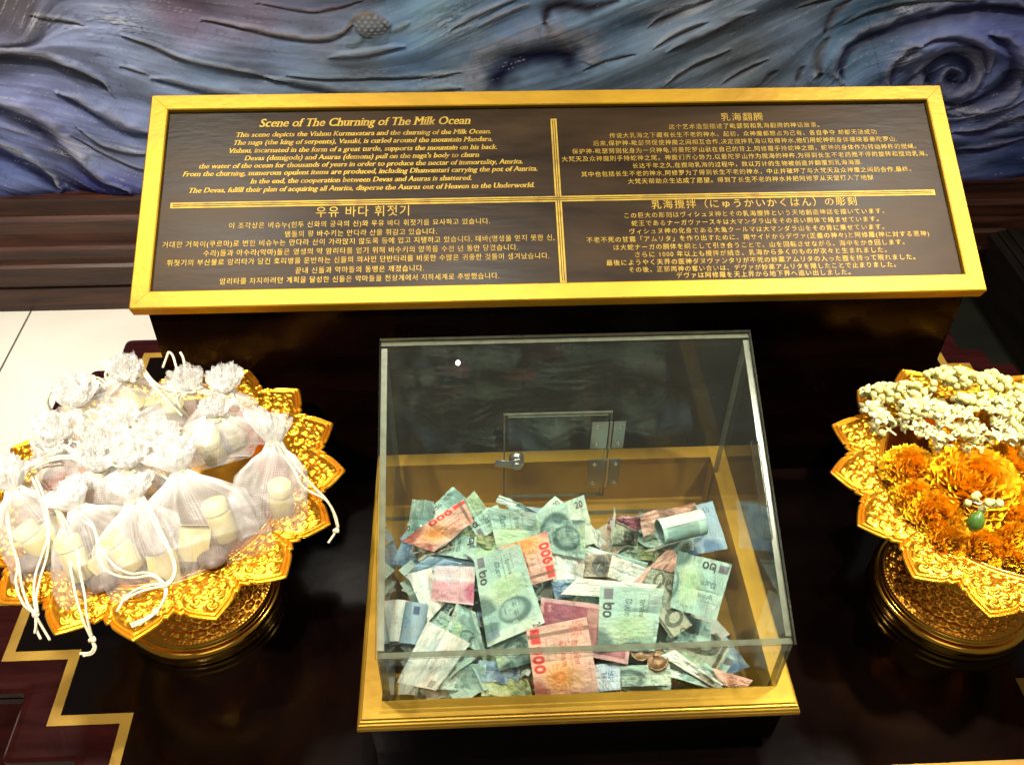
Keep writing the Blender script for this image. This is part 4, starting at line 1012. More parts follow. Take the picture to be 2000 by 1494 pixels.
N('green20_back', [(868, 1240), (948, 1278), (930, 1196), (892, 1178)], 'grey green note with dark folds left of the large green note', .010, (0, 0, .006, .006), (.3, 1), (0, 1), .005, 34)
N('green20', [(842, 1225), (905, 1262), (928, 1235), (862, 1192)], 'green and yellow note above the lower left white note', .012, (0, 0, .004, .004), (.1, .7), (.1, .9), .004, 35)
N('pale_back', [(776, 1332), (852, 1348), (918, 1256), (836, 1212)], 'white note with round red emblem at lower left', .018, (0, 0, .008, .010), (.25, 1), (.0, 1), .004, 36)
N('green20', [(975, 1310), (1068, 1286), (1046, 1214), (962, 1262)], 'pale green portrait note under the large green note', .010, (0, 0, .006, .006), (.44, .96), (.05, .95), .004, 37)
N('maroon5', [(1048, 1262), (1226, 1297), (1242, 1190), (1057, 1166)], 'maroon note with a figure 5 right of centre', .018, (0, 0, .008, .008), (0, 1), (0, 1), .004, 38)
N('pale_back', [(1095, 1160), (1285, 1172), (1292, 1142), (1128, 1128)], 'long pale folded note above the maroon note', .016, (0, 0, .004, .004), (.0, .72), (.55, 1), .002, 39)
N('green20', [(1172, 1144), (1166, 1272), (1280, 1270), (1296, 1150)], 'green and yellow note with purple block right of the maroon note', .022, (.006, 0, 0, .006), (.0, .62), (0, .95), .004, 40)
N('dollar', [(1262, 1178), (1312, 1246), (1352, 1220), (1290, 1135)], 'black bordered grey note slanting down between two green notes', .024, (0, 0, 0, .004), (.04, .72), (.05, .85), .003, 41)
N('green20', [(1429, 1103), (1324, 1074), (1309, 1185), (1398, 1212)], 'right hand green note with upside down number along its top', .030, (.010, .010, 0, 0), (0, .60), (0, 1), .005, 42)
N('green20_back', [(1300, 1250), (1385, 1262), (1390, 1215), (1320, 1190)], 'shadowed grey green note beneath the right hand note', .0, (0, 0, 0, 0), (.3, 1), (0, .9), .005, 43)
N('green20_back', [(1270, 1310), (1415, 1352), (1440, 1330), (1310, 1275)], 'long green note lying flat near the front right corner', .004, (0, 0, .004, .004), (0, 1), (0, .6), .004, 44)
N('pale_back', [(1290, 1280), (1400, 1345), (1412, 1336), (1318, 1268)], 'pale green note edge slanting to the front right corner', .012, (0, 0, .002, .002), (0, 1), (0, .3), .003, 45)
N('salmon_back', [(1405, 1335), (1450, 1350), (1470, 1328), (1390, 1303)], 'small salmon note flat in the front right corner', .010, (0, 0, .002, .002), (.2, .8), (0, .6), .003, 46)
N('red100', [(1028, 1228), (1046, 1360), (1170, 1355), (1146, 1204)], 'large red note with number facing the front wall', .032, (.010, 0, 0, .010), (.0, .56), (0, 1), .003, 47)
N('pale_blue', [(1166, 1350), (1212, 1346), (1212, 1292), (1160, 1298)], 'light blue note printed with two large Chinese characters', .012, (0, 0, .004, .004), (.05, .95), (.0, 1), .002, 48)
N('green20', [(1214, 1340), (1312, 1338), (1308, 1296), (1212, 1300)], 'yellowish white note end printed 20 at lower right', .010, (0, 0, .004, .004), (.62, 1), (.35, 1), .002, 49)
N('blue', [(930, 1330), (1012, 1338), (1018, 1298), (935, 1288)], 'dark blue note behind the front wall at centre left', .006, (0, 0, .002, .002), (.2, .9), (0, .9), .004, 50)
N('green20_back', [(850, 1345), (948, 1352), (950, 1298), (862, 1290)], 'green note lying behind the front wall at left', .006, (0, 0, .004, .004), (0, .9), (0, 1), .006, 51)
N('olive', [(940, 1358), (1040, 1358), (1030, 1325), (945, 1322)], 'olive yellow note crumpled along the front wall', .004, (0, 0, .004, .004), (0, .9), (0, .8), .007, 52)


def roll(kind, p0, p1, rad, label, seed, ur=(0, 1)):
    p0 = np.array(p0); p1 = np.array(p1); ax = p1 - p0; ax /= np.linalg.norm(ax); a = np.cross(ax, [0, 0, 1.0]); a /= np.linalg.norm(a); b = np.cross(a, ax)
    n, mth = 40, 90; s, t = np.meshgrid(np.linspace(0, 1, n), np.linspace(0, 1, mth), indexing='ij'); th = t * 2 * pi * 1.55 + seed; rr = rad * (1 - .10 * t) * (1 + .04 * np.sin(3 * th + seed))
    S = p0 + (p1 - p0) * s[..., None] + a * (rr * np.cos(th))[..., None] + b * (rr * np.sin(th))[..., None]
    o = mesh('rolled_banknote', S, gridfaces(n, mth), M['note'], None, True, colors=sample_art(kind, ur[0] + (ur[1] - ur[0]) * t, s))
    return tag(o, label, 'banknote', 'rolled banknotes in the donation box')


roll('green20_back', atz(1288, 1040, .165), atz(1372, 1020, .165), .0165, 'tightly rolled green note at back right of the pile', 1.2)
roll('blue', atz(802, 1260, .085), atz(815, 1180, .105), .0150, 'blue rolled note standing along the left wall', .4)
roll('pale_back', atz(778, 1255, .070), atz(790, 1175, .090), .0130, 'pale rolled note squeezed behind the blue roll at left', 2.0)


def coin(px, py, z, r, tl, label):
    c = atz(px, py, z); mb = MB(); Mx = Matrix.Translation(Vector(c)) @ Matrix.Rotation(tl[0], 4, 'X') @ Matrix.Rotation(tl[1], 4, 'Y')
    mb.lathe([(0, .0015), (r * .80, .0015), (r * .86, .0019), (r * .97, .0019), (r, .0014), (r, 0), (0, 0)], 28, M=Mx); mb.lathe([(0, .0022), (r * .3, .0021), (r * .45, .0015)], 16, M=Mx)
    return tag(mb.build('coin', M['coin'], None, True), label, 'coin', 'coins in the donation box')


coin(1250, 1272, .088, .0125, (.2, .1), 'brown coin resting right of the maroon note')
coin(1284, 1290, .082, .0135, (.1, -.2), 'bronze coin just below the other coin right of maroon note')
coin(1196, 1352, .060, .0120, (.15, .1), 'dull coin at foot of the light blue note')
coin(1020, 1348, .056, .0120, (.3, .1), 'worn coin by the front wall left of the large red note')
#PART3
# ------------------------------------------------------------------ gold pedestal trays
NPET = 16
ZL, RL = .0012, .147


def make_tray():
    root = empty('pedestal_tray', (0, 0, 0), 'tray', 'offering tray', 'gold pedestal trays on the altar table')
    # petal rim: polar sheet with embossed scrolls
    per = 64; n = NPET * per; nr = 84
    ang = np.arange(n) * 2 * pi / n; loc = (np.arange(n) % per) / per - .5       # -.5 .. .5, tip in the middle
    t = np.abs(loc) * 2
    R = np.interp(t, [0, .10, .62, .69, .75, .82, .90, 1.0], [.2155, .2130, .1995, .1955, .1935, .1950, .1925, .1875])
    q = np.linspace(0, 1, nr)
    rad = RL + (R[:, None] - RL) * q[None]; TH_ = np.broadcast_to(ang[:, None], rad.shape); LO = np.broadcast_to(loc[:, None], rad.shape)
    arc = LO * (2 * pi / NPET) * rad
    z = .2350 + .0035 * np.sin(q * pi)[None] - .0025 * q[None] ** 2
    # distance to the outline, roughly, for the double border ridges
    edge = (R[:, None] - rad) * np.where(t[:, None] < .68, .93, .8)
    h = .0016 * np.exp(-((edge - .0016) / .0011) ** 2) - .0012 * np.exp(-((edge - .0040) / .0009) ** 2) + .0014 * np.exp(-((edge - .0062) / .0011) ** 2) - .0010 * np.exp(-((edge - .0085) / .0009) ** 2)
    inn = np.clip((edge - .0085) / .002, 0, 1) * np.clip((q[None] - .16) / .05, 0, 1)
    o = np.zeros_like(rad)
    for (ca, cr, sr, s) in ((0, .196, .0085, 1), (.0105, .186, .0085, 1), (-.0105, .186, .0085, -1), (0, .178, .0090, -1), (.019, .1775, .0075, -1), (-.019, .1775, .0075, 1), (.010, .1655, .0085, -1), (-.010, .1655, .0085, 1), (.0275, .1655, .0080, 1), (-.0275, .1655, .0080, -1)):
        x = arc - ca * rad / cr; y = rad - cr; d = np.hypot(x, y); ph = np.arctan2(y, x * s)
        o = np.maximum(o, np.clip(1 - (d / sr) ** 2, 0, 1) ** .5 * (.35 + .65 * (np.sin(2.0 * ph + d / sr * 6.5) * .5 + .5) ** 1.2))
        o = np.maximum(o, np.exp(-(d / (sr * .24)) ** 2))
    beads = np.exp(-((rad - .1545) / .0013) ** 2) * (np.cos(TH_ * 96) * .5 + .5)
    ridge = np.exp(-((rad - .1505) / .0010) ** 2) + np.exp(-((rad - .1580) / .0008) ** 2)
    grain = fbm(arc / .0035 + 50, rad / .0035, 4, 3) - .5
    z = z + h + inn * (.0030 * o + .0005 * grain) + .0011 * beads + .0009 * ridge
    P = np.stack([rad * np.cos(TH_), rad * np.sin(TH_), z], -1)
    rim = mesh('petal_rim', P, gridfaces(n, nr, True), M['tray'], root, True)
    md = rim.modifiers.new('sheet', 'SOLIDIFY'); md.thickness = .0024; md.offset = 1
    mb = MB(); mb.lathe([(RL + .001, .2335), (RL, .2362), (RL - .0016, .2366), (RL - .003, .235), (.1425, .228), (.1380, .205), (.1260, .178), (.100, .158), (.06, .149), (0, .147)][::-1], 96)
    mb.lathe([(RL + .002, .2325), (.1455, .226), (.141, .203), (.129, .175), (.102, .154), (.062, .144), (.05, .140), (.043, .128), (.040, .112)], 96)
    mb.build('bowl', M['bowl'], root, True)
    pf = np.array([(.040, .112), (.041, .100), (.046, .092), (.050, .088), (.048, .083), (.0515, .076), (.058, .066), (.068, .054), (.079, .0445), (.089, .0385), (.0945, .0350), (.0962, .0325)])
    dl = np.r_[0, np.cumsum(np.linalg.norm(np.diff(pf, axis=0), axis=1))]; k = 110; w_ = np.linspace(0, dl[-1], k); fr = np.interp(w_, dl, pf[:, 0]); fz = np.interp(w_, dl, pf[:, 1]); nth = 420
    ta = np.arange(nth) * 2 * pi / nth; TA, W_ = np.meshgrid(ta, w_, indexing='ij'); u_ = TA * 30 / (2 * pi); v_ = (W_ - .045) / .0098; hx = (u_ + .5 * (np.floor(v_) % 2)) % 1 - .5; hy = v_ % 1 - .5
    rr_ = np.hypot(hx, hy); fl = np.clip(1 - rr_ / .48, 0, 1) ** .6 * (.55 + .45 * np.cos(5 * np.arctan2(hy, hx) + 6 * rr_)); em = np.clip((W_ - .045) / .004, 0, 1) * np.clip((dl[-1] - .005 - W_) / .003, 0, 1)
    bd = np.exp(-((W_ - (dl[-1] - .0028)) / .0014) ** 2) * (np.cos(TA * 120) * .5 + .5)
    hh = em * .0038 * fl + .0010 * bd; PR = fr[None] + hh * .62; PZ = fz[None] + hh * .78
    mesh('foot', np.stack([PR * np.cos(TA), PR * np.sin(TA), PZ], -1), gridfaces(nth, k, True)[:, ::-1], M['emboss'], root, True)
    mb = MB(); mb.lathe([(.0925, .0325), (.0955, .0315), (.0968, .0285), (.0972, .0262), (.0985, .0255), (.1010, .0262), (.1045, .0248), (.1068, .0205), (.1074, .0160), (.1062, .0122), (.1046, .0102), (.1050, .0075), (.1062, .0045), (.1058, .0005), (.100, .0)], 128); mb.build('foot_ring', M['tray_plain'], root, True)
    return root


M['tray_plain'] = mat('polished_tray_gold', (1.0, .56, .075), .16, 1.0)
M['bowl'] = mat('bowl_gold', (.92, .44, .05), .22, 1.0)
def copy_tree(o, parent=None):
    c = o.copy(); COL.objects.link(c)
    if parent is not None: c.parent = parent
    for ch in [x for x in bpy.data.objects if x.parent == o]: copy_tree(ch, c)
    return c


TL = np.array([-.3729, .7711, ZL]); TR = np.array([.6478, .7357, ZL])
tray = make_tray(); tr2 = copy_tree(tray)
tray.location = TL; tray.rotation_euler = (0, 0, 1.2469 - pi / NPET); tray['label'] = 'gold petal rimmed pedestal tray heaped with white organza bags'
tr2.location = TR; tr2.rotation_euler = (0, 0, 1.4591 - pi / NPET); tr2['label'] = 'gold petal rimmed pedestal tray filled with flower garlands'

# ------------------------------------------------------------------ organza drawstring bags


def bag(neck, nz, bot, bz, w, label, seed, ruff=.026, th=.30, spreadr=1.0):
    ruff *= .68; r = np.random.default_rng(seed); A = atz(bot[0], bot[1], bz); B = atz(neck[0], neck[1], nz)
    ax = B - A; L = np.linalg.norm(ax); ax /= L
    vd = A - CAM; vd /= np.linalg.norm(vd)
    wd = np.cross(ax, vd); wd /= np.linalg.norm(wd); dd = np.cross(ax, wd); w *= .5
    root = empty('organza_bag', A, label, 'drawstring bag', 'white organza bags heaped in the left tray')
    nu, nv = 150, 64; v = np.linspace(0, 1, nv); t = np.linspace(0, 2 * pi, nu, endpoint=False); T_, V = np.meshgrid(t, v, indexing='ij')
    Wp = np.interp(V, [0, .03, .10, .30, .50, .68, .82, .92, 1], [w * .80, w * .92, w * 1.02, w * 1.06, w * 1.02, w * .90, w * .60, w * .30, .0085])
    Dp = np.interp(V, [0, .03, .10, .30, .50, .68, .82, .92, 1], [.0015, .006, .40 * w * th * 3, w * th * 2.3, w * th * 2.2, w * th * 1.8, w * th * 1.25, w * th * .7, .0078])
    k1, k2 = r.integers(7, 10), r.integers(11, 16); p1, p2 = r.uniform(0, 6, 2)
    fold = 1 + (.05 * V + .20 * V ** 4) * np.sin(k1 * T_ + p1 + 1.6 * V) + .09 * V ** 2 * np.sin(k2 * T_ + p2) + .045 * np.sin(3 * T_ + p2 + 4 * V) + .10 * (fbm(np.cos(T_) * 2.2 + 7 + seed, V * 5 + np.sin(T_) * 2.2, seed) - .5) * 2
    c_, s_ = np.cos(T_), np.sin(T_); ex = .75
    X = np.sign(c_) * np.abs(c_) ** ex * Wp * fold; Y = np.sign(s_) * np.abs(s_) ** ex * Dp * fold
    lean = .012 * np.sin(V * 3 + p1) * V
    S = A + ax * (V * L)[..., None] + wd * (X + lean)[..., None] + dd * Y[..., None]
    S = S + ax * (-.004 * (1 - V) ** 6 * np.cos(T_ * 2))[..., None]
    gath = np.clip(.04 + .75 * np.clip((V - .70) / .30, 0, 1) ** 1.6 + .40 * np.exp(-V / .018) + .10 * np.clip(np.sin(k1 * T_ + p1 + 1.6 * V), 0, 1) ** 4 * V + .22 * np.exp(-(np.abs(np.sin(T_)) / .05) ** 2), 0, .85)
    uv = np.stack([T_ * w * 1.1, V * L, gath], -1)
    pouch = mesh('pouch', S, gridfaces(nu, nv, True), M['organza'], root, True, uv=uv)
    # frilled top: three gathered layers of cloth above the cord
    mbv = []; mbf = []; mbu = []; off = 0; fx = ax * .65 + np.array([0, 0, .55]) - vd * .15; fx /= np.linalg.norm(fx); fd = np.cross(fx, wd); fd /= np.linalg.norm(fd); fw_ = np.cross(fd, fx)
    for ly in range(4):
        nu2, nv2 = 220, 22; T2, V2 = np.meshgrid(np.linspace(0, 2 * pi, nu2, endpoint=False), np.linspace(0, 1, nv2), indexing='ij')
        kf = (13, 16, 19, 23)[ly]; ph = r.uniform(0, 6); rm = ruff * (1.02 - .20 * ly) * spreadr
        cn = lambda sc_, sd: fbm(np.cos(T2) * sc_ + 20 + sd, np.sin(T2) * sc_ + V2 * 2.2 + 20, seed * 7 + ly * 3 + sd, 3) - .5
        R = .0075 + (rm - .0075) * np.sin(V2 * pi * .58) ** 1.0
        rip = 1 + V2 * (.11 * np.sin(kf * T2 + ph + 3 * cn(1.3, 1)) + .42 * cn(1.8, 2) + .08 * cn(5.0, 3))
        H = ruff * (1.35 + .18 * ly) * (V2 * (1.12 - .30 * V2)) * (1 + V2 * (.05 * np.sin((kf - 2) * T2 + ph) + .42 * cn(1.8, 4) + .10 * cn(6.0, 5)))
        TT = T2 + .045 * V2 * np.sin(kf * T2) + .5 * V2 * cn(2.0, 6)
        X = R * rip * np.cos(TT); Y = R * rip * np.sin(TT) * .85
        o1 = r.normal(0, .17, 2); tf = fx + fw_ * o1[0] + fd * o1[1]; tf /= np.linalg.norm(tf)
        S2 = B + wd * lean[0, -1] + tf * H[..., None] + fw_ * X[..., None] + fd * Y[..., None]
        S2 += (.012 * V2 * np.stack([cn(2.3, 7), cn(2.3, 8), cn(2.3, 9)])).transpose(1, 2, 0)
        mbv.append(S2.reshape(-1, 3)); mbf.append(gridfaces(nu2, nv2, True) + off); off += nu2 * nv2
        mbu.append(np.stack([T2 * R, V2 * ruff, .50 - .46 * V2], -1).reshape(-1, 3))
    mesh('frilled_top', np.concatenate(mbv), np.concatenate(mbf), M['tulle'], root, True, uv=np.concatenate(mbu))
    # cord tied round the neck
    nb = B + wd * lean[0, -1]
    ring = [nb + wd * .0098 * cos(a) + dd * .0092 * sin(a) + ax * .001 * sin(3 * a) for a in np.linspace(0, 2 * pi, 25)]
    mb = MB(); mb.tube(ring, .0014, 7); mb.tube([p - ax * .0026 for p in ring], .0014, 7)
    knot = nb - vd * .010
    mb.lathe([(0, -.003), (.0026, -.0015), (.0030, 0), (.0026, .0015), (0, .003)], 10, tuple(knot))
    mb.build('neck_cord', M['cord'], root, True)
    return dict(root=root, A=A, B=nb, ax=ax, wd=wd, dd=dd, L=L, w=w, vd=vd, lab=label)


BG = {}
BG[1] = bag((266, 738), .335, (262, 812), .262, .075, 'small white organza bag at the very back by the table corner', 1, .031)
BG[2] = bag((352, 752), .330, (345, 812), .256, .072, 'white organza bag at the back with cords looped over its frill', 2, .030)
BG[3] = bag((424, 768), .325, (455, 880), .246, .090, 'white organza bag at the back right, beside dark bronze petals', 3, .031)
BG[4] = bag((150, 792), .315, (196, 862), .250, .082, 'white organza bag at back left holding a tan item', 4, .034)
BG[5] = bag((264, 815), .318, (318, 872), .252, .085, 'white organza bag in the second row behind the central frills', 5, .031)
BG[6] = bag((402, 815), .318, (425, 905), .250, .095, 'grey looking sheer bag just behind the tallest white frill', 6, .024)
BG[7] = bag((138, 852), .305, (150, 915), .246, .075, 'white organza bag on the left, above the cream curled cords', 7, .033)
BG[8] = bag((208, 872), .312, (212, 940), .250, .075, 'white organza bag with bright frill in the middle of the heap', 8, .035)
BG[9] = bag((287, 868), .314, (290, 945), .250, .075, 'white organza bag with frill between the middle frill and tallest frill', 9, .033)
BG[10] = bag((86, 890), .298, (100, 962), .244, .070, 'white organza bag at left edge beside the lone gold petal', 10, .030)
BG[11] = bag((188, 916), .302, (195, 990), .246, .075, 'white organza bag whose frill sits just below the middle frill', 11, .034)
BG[12] = bag((268, 908), .305, (275, 990), .246, .075, 'white organza bag right of centre, its cords falling to the right', 12, .034)
BG[13] = bag((374, 915), .312, (428, 1112), .236, .116, 'large sheer front bag showing a cream bottle and carton inside', 13, .039, .30, .90)
BG[14] = bag((517, 868), .292, (524, 1046), .238, .084, 'sheer bag at the right edge with a round cream cap inside', 14, .045, .30, .66)
BG[15] = bag((50, 948), .286, (118, 1112), .236, .092, 'sheer bag at far left with long cords hanging over the rim', 15, .036)
BG[16] = bag((138, 1000), .284, (222, 1150), .236, .100, 'sheer front bag left of centre with an S curved cord', 16, .033)
BG[17] = bag((246, 985), .288, (310, 1152), .236, .092, 'sheer front bag with brownish contents and cord curling to a knot', 17, .031)


def orient(o, loc, zax, xax):
    z = Vector(zax).normalized(); x = Vector(xax); x = (x - z * x.dot(z)).normalized(); y = z.cross(x)
    o.matrix_world = Matrix.Translation(Vector(loc)) @ Matrix((x, y, z)).transposed().to_4x4()


def make_bottle(label):
    root = empty('small_bottle', (0, 0, 0), label, 'bottle', 'small cream bottles inside the organza bags')
    mb = MB(); mb.lathe([(0, 0), (.0125, 0), (.0138, .0015), (.0138, .030), (.0125, .0335), (.0112, .0345), (.0112, .036)], 28); mb.build('bottle_body', M['cream'], root, True)
    mb = MB(); mb.lathe([(.0112, .0355), (.0132, .0358), (.0134, .0365), (.0134, .0475), (.0128, .0485), (0, .0487)], 28); mb.build('cap', M['cream_cap'], root, True)
    return root


def make_carton(label):
    root = empty('small_carton', (0, 0, 0), label, 'carton', 'small cream cartons inside the organza bags')
    mb = MB(); mb.box((-.016, -.008, 0), (.016, .008, .036), ch=.0006); mb.build('carton_body', M['carton'], root)
    mb = MB(); mb.add([(-.016, -.0088, .0362), (.016, -.0088, .0362), (.017, .005, .0405), (-.015, .006, .0415)], [(0, 1, 2, 3)]); o = mb.build('carton_flap', M['carton'], root)
    md = o.modifiers.new('card', 'SOLIDIFY'); md.thickness = .0006
    return root


def short(i): return {13: 'the large front bag', 14: 'the right edge bag', 15: 'the far left bag with long cords', 16: 'the front bag with S curved cord', 17: 'the front bag with brownish contents', 3: 'the back right bag', 4: 'the back left bag', 5: 'the second row bag', 6: 'the bag behind the tallest frill', 1: 'the bag by the table corner', 2: 'the back bag with looped cords'}[i]


bot0 = make_bottle('x'); car0 = make_carton('x'); first = [True, True]
for i, (bs, bv, tl, cs, cv, ct) in {13: (-.30, .42, .12, .42, .30, -.35), 14: (-.42, .38, .10, None, 0, 0), 15: (.10, .32, .3, -.30, .35, .2), 16: (.42, .46, -.1, -.25, .25, .3), 17: (.30, .50, .3, -.2, .2, -.2),
                                  3: (-.2, .30, .2, .45, .40, .3), 4: (.2, .30, -.3, None, 0, 0), 5: (.3, .35, .2, None, 0, 0), 6: (.0, .35, .1, None, 0, 0), 1: (.2, .25, -.2, None, 0, 0), 2: (0, .25, .2, None, 0, 0)}.items():
    b = BG[i]
    o = bot0 if first[0] else copy_tree(bot0); first[0] = False
    z = b['ax'] * cos(tl) + b['wd'] * sin(tl) - b['vd'] * (1.1 if i == 14 else .5)
    orient(o, b['A'] + b['ax'] * (b['L'] * bv - .018) + b['wd'] * b['w'] * bs + b['vd'] * (.022 if i == 14 else .007), z, b['wd']); o['label'] = 'cream capped bottle showing through ' + short(i)
    if cs is not None:
        o = car0 if first[1] else copy_tree(car0); first[1] = False
        z = b['ax'] * cos(ct) + b['wd'] * sin(ct) - b['vd'] * .25
        orient(o, b['A'] + b['ax'] * (b['L'] * cv - .016) + b['wd'] * b['w'] * cs + b['vd'] * .007, z, b['wd']); o['label'] = 'pale card carton showing through ' + short(i)
for i, (s_, v_, r_) in {14: (.45, .35, .013), 17: (-.30, .50, .017), 16: (.1, .14, .013), 13: (.05, .14, .014), 15: (.45, .2, .013), 3: (.1, .15, .013), 5: (-.3, .3, .012), 4: (-.35, .3, .012)}.items():
    b = BG[i]; mb = MB(); c = b['A'] + b['ax'] * b['L'] * v_ + b['wd'] * b['w'] * s_
    prof = [(r_ * sin(a) * 1.25, r_ * .62 * -cos(a)) for a in np.linspace(0, pi, 12)]
    mb.lathe(prof, 20, M=Matrix.Translation(Vector(c)) @ Vector(b['ax'] - b['vd']).to_track_quat('Z', 'Y').to_matrix().to_4x4())
    tag(mb.build('brown_lump', M['stone'], None, True), 'brown rounded lump showing through ' + short(i), 'lump', 'brown lumps inside the organza bags')


# long cords that hang from the bags; each belongs to its bag
def cord(bi, pts, knot=None, tails=(), r=.00145, sp_=.0):
    mb = MB()
    P3 = [atz(p[0], p[1], p[2]) for p in pts]
    mb.tube(smooth_path(P3, 7), r, 7)
    if knot is not None:
        c = atz(*knot); d = P3[-1] - P3[-2]; d /= np.linalg.norm(d); Mk = Matrix.Translation(Vector(c)) @ Vector(d).to_track_quat('Z', 'Y').to_matrix().to_4x4()
        k = .0034; ri = [Vector((k * .7 * cos(a), k * .7 * sin(a), k * .5 * sin(2 * a))) for a in np.linspace(0, 2 * pi * 1.6, 26)]
        mb.tube([np.array(Mk @ q) for q in ri], r * 1.15, 7); mb.lathe([(0, -k), (k * .6, -k * .5), (k * .7, 0), (k * .6, k * .5), (0, k)], 10, M=Mk)
    for tl in tails: mb.tube(smooth_path([atz(*q) for q in tl], 5), r, 7)
    return mb.build('drawstring', M['cord'], BG[bi]['root'], True)


cord(15, [(62, 932, .298), (75, 962, .294), (88, 1008, .284), (93, 1046, .276), (82, 1085, .264), (70, 1120, .256), (66, 1160, .250), (70, 1196, .240)], (70, 1200, .238), [[(70, 1205, .237), (72, 1230, .226), (80, 1248, .220)], [(70, 1205, .237), (70, 1222, .232), (68, 1236, .226)]])
cord(15, [(70, 930, .298), (84, 965, .294), (94, 1010, .284), (96, 1048, .276), (92, 1085, .264), (80, 1125, .256), (71, 1165, .250), (74, 1196, .240)])
cord(15, [(18, 940, .284), (11, 985, .272), (18, 1045, .262), (34, 1102, .254), (31, 1138, .250), (45, 1178, .246), (68, 1198, .240)], None, [[(72, 1206, .238), (85, 1228, .226), (98, 1250, .218)]])
cord(15, [(22, 940, .284), (15, 988, .272), (22, 1050, .262), (36, 1100, .256), (42, 1140, .250), (55, 1180, .246), (70, 1198, .240)])
cord(16, [(106, 990, .294), (122, 1022, .290), (133, 1060, .282), (138, 1110, .268), (150, 1170, .256), (163, 1212, .240), (178, 1246, .222)], (180, 1249, .221), [[(181, 1254, .220), (183, 1264, .216), (176, 1274, .212), (156, 1276, .212)], [(182, 1254, .220), (187, 1264, .215), (180, 1276, .210), (162, 1280, .210)]])
cord(16, [(110, 988, .294), (128, 1018, .290), (146, 1060, .282), (155, 1110, .268), (166, 1165, .258), (170, 1205, .244), (180, 1244, .222)])
cord(16, [(148, 1006, .296), (165, 1018, .294), (184, 1034, .290), (190, 1060, .284), (192, 1085, .278), (204, 1110, .270), (230, 1124, .266), (262, 1128, .262), (296, 1124, .260), (318, 1140, .256), (322, 1164, .252), (309, 1190, .246)], (304, 1194, .245), [[(300, 1197, .245), (278, 1210, .244), (254, 1219, .244)], [(302, 1199, .245), (280, 1214, .244), (257, 1224, .244)]])
cord(16, [(155, 1002, .296), (170, 1012, .294), (182, 1026, .290), (189, 1046, .286), (202, 1078, .278), (226, 1106, .270), (256, 1120, .265), (284, 1118, .262), (310, 1128, .258), (326, 1152, .254), (316, 1180, .248), (306, 1192, .246)])
cord(17, [(274, 972, .300), (290, 1000, .294), (310, 1040, .286), (330, 1075, .278), (340, 1105, .270), (338, 1125, .264), (325, 1138, .258), (295, 1142, .256), (268, 1150, .254), (246, 1164, .250)], (243, 1168, .250), [[(241, 1172, .250), (234, 1184, .248), (228, 1194, .247)]])
cord(17, [(280, 970, .300), (298, 1000, .294), (318, 1042, .286), (334, 1078, .278), (343, 1106, .270), (340, 1126, .264), (328, 1142, .258), (300, 1148, .256), (272, 1156, .254), (248, 1168, .250)])
cord(14, [(541, 862, .300), (560, 885, .292), (585, 918, .278), (612, 950, .266), (636, 974, .258), (650, 998, .244), (659, 1028, .228)], (656, 1036, .226), [[(654, 1041, .225), (648, 1050, .222), (641, 1060, .220)]])
cord(14, [(538, 864, .300), (552, 888, .292), (574, 918, .278), (588, 946, .268), (606, 960, .262), (636, 976, .256), (654, 1004, .242), (661, 1030, .228)])
cord(12, [(292, 892, .320), (305, 898, .316), (318, 912, .308), (334, 930, .300), (350, 948, .296)], None)
cord(12, [(290, 896, .320), (300, 908, .316), (316, 926, .306), (332, 940, .300), (348, 958, .296)], None)
cord(10, [(160, 893, .318), (130, 890, .312), (100, 894, .308), (75, 904, .300), (48, 918, .296)], None)
cord(10, [(162, 900, .318), (132, 895, .312), (102, 899, .308), (78, 909, .300), (52, 922, .296)], None)
cord(8, [(110, 868, .312), (126, 874, .312), (142, 885, .312), (158, 899, .310)], None); cord(8, [(116, 866, .312), (134, 873, .312), (150, 886, .312), (164, 902, .310)], None)
cord(4, [(160, 748, .335), (178, 738, .335), (196, 740, .332), (212, 756, .322)], None); cord(4, [(164, 752, .335), (180, 743, .335), (194, 746, .332), (206, 760, .322)], None)
cord(4, [(118, 760, .326), (100, 765, .318), (93, 782, .306), (98, 798, .290), (106, 804, .280)], None)
cord(1, [(238, 712, .345), (218, 716, .342), (206, 730, .334), (212, 746, .324), (228, 756, .316)], None); cord(1, [(236, 716, .345), (224, 722, .342), (215, 734, .334), (220, 748, .324), (232, 757, .316)], None)
cord(1, [(282, 722, .345), (300, 745, .336), (320, 758, .328), (345, 765, .322), (372, 762, .322)], None)
cord(1, [(276, 725, .345), (294, 748, .336), (316, 772, .324), (338, 793, .310), (352, 806, .300)], None); cord(1, [(280, 727, .345), (300, 752, .334), (322, 776, .324), (342, 798, .310), (356, 812, .300)], None)
cord(2, [(318, 718, .340), (326, 696, .352), (330, 688, .356), (338, 696, .352), (346, 722, .344), (356, 744, .334)], None); cord(2, [(352, 688, .356), (358, 700, .352), (362, 720, .344), (372, 742, .334), (392, 760, .326)], None)
cord(3, [(372, 758, .332), (395, 763, .332), (420, 762, .332), (440, 752, .332)], None); cord(3, [(376, 763, .330), (398, 768, .330), (422, 767, .330), (444, 755, .330)], None)
cord(5, [(352, 795, .312), (345, 780, .318), (352, 770, .320), (365, 776, .316)], None)

# ------------------------------------------------------------------ flowers in the right tray


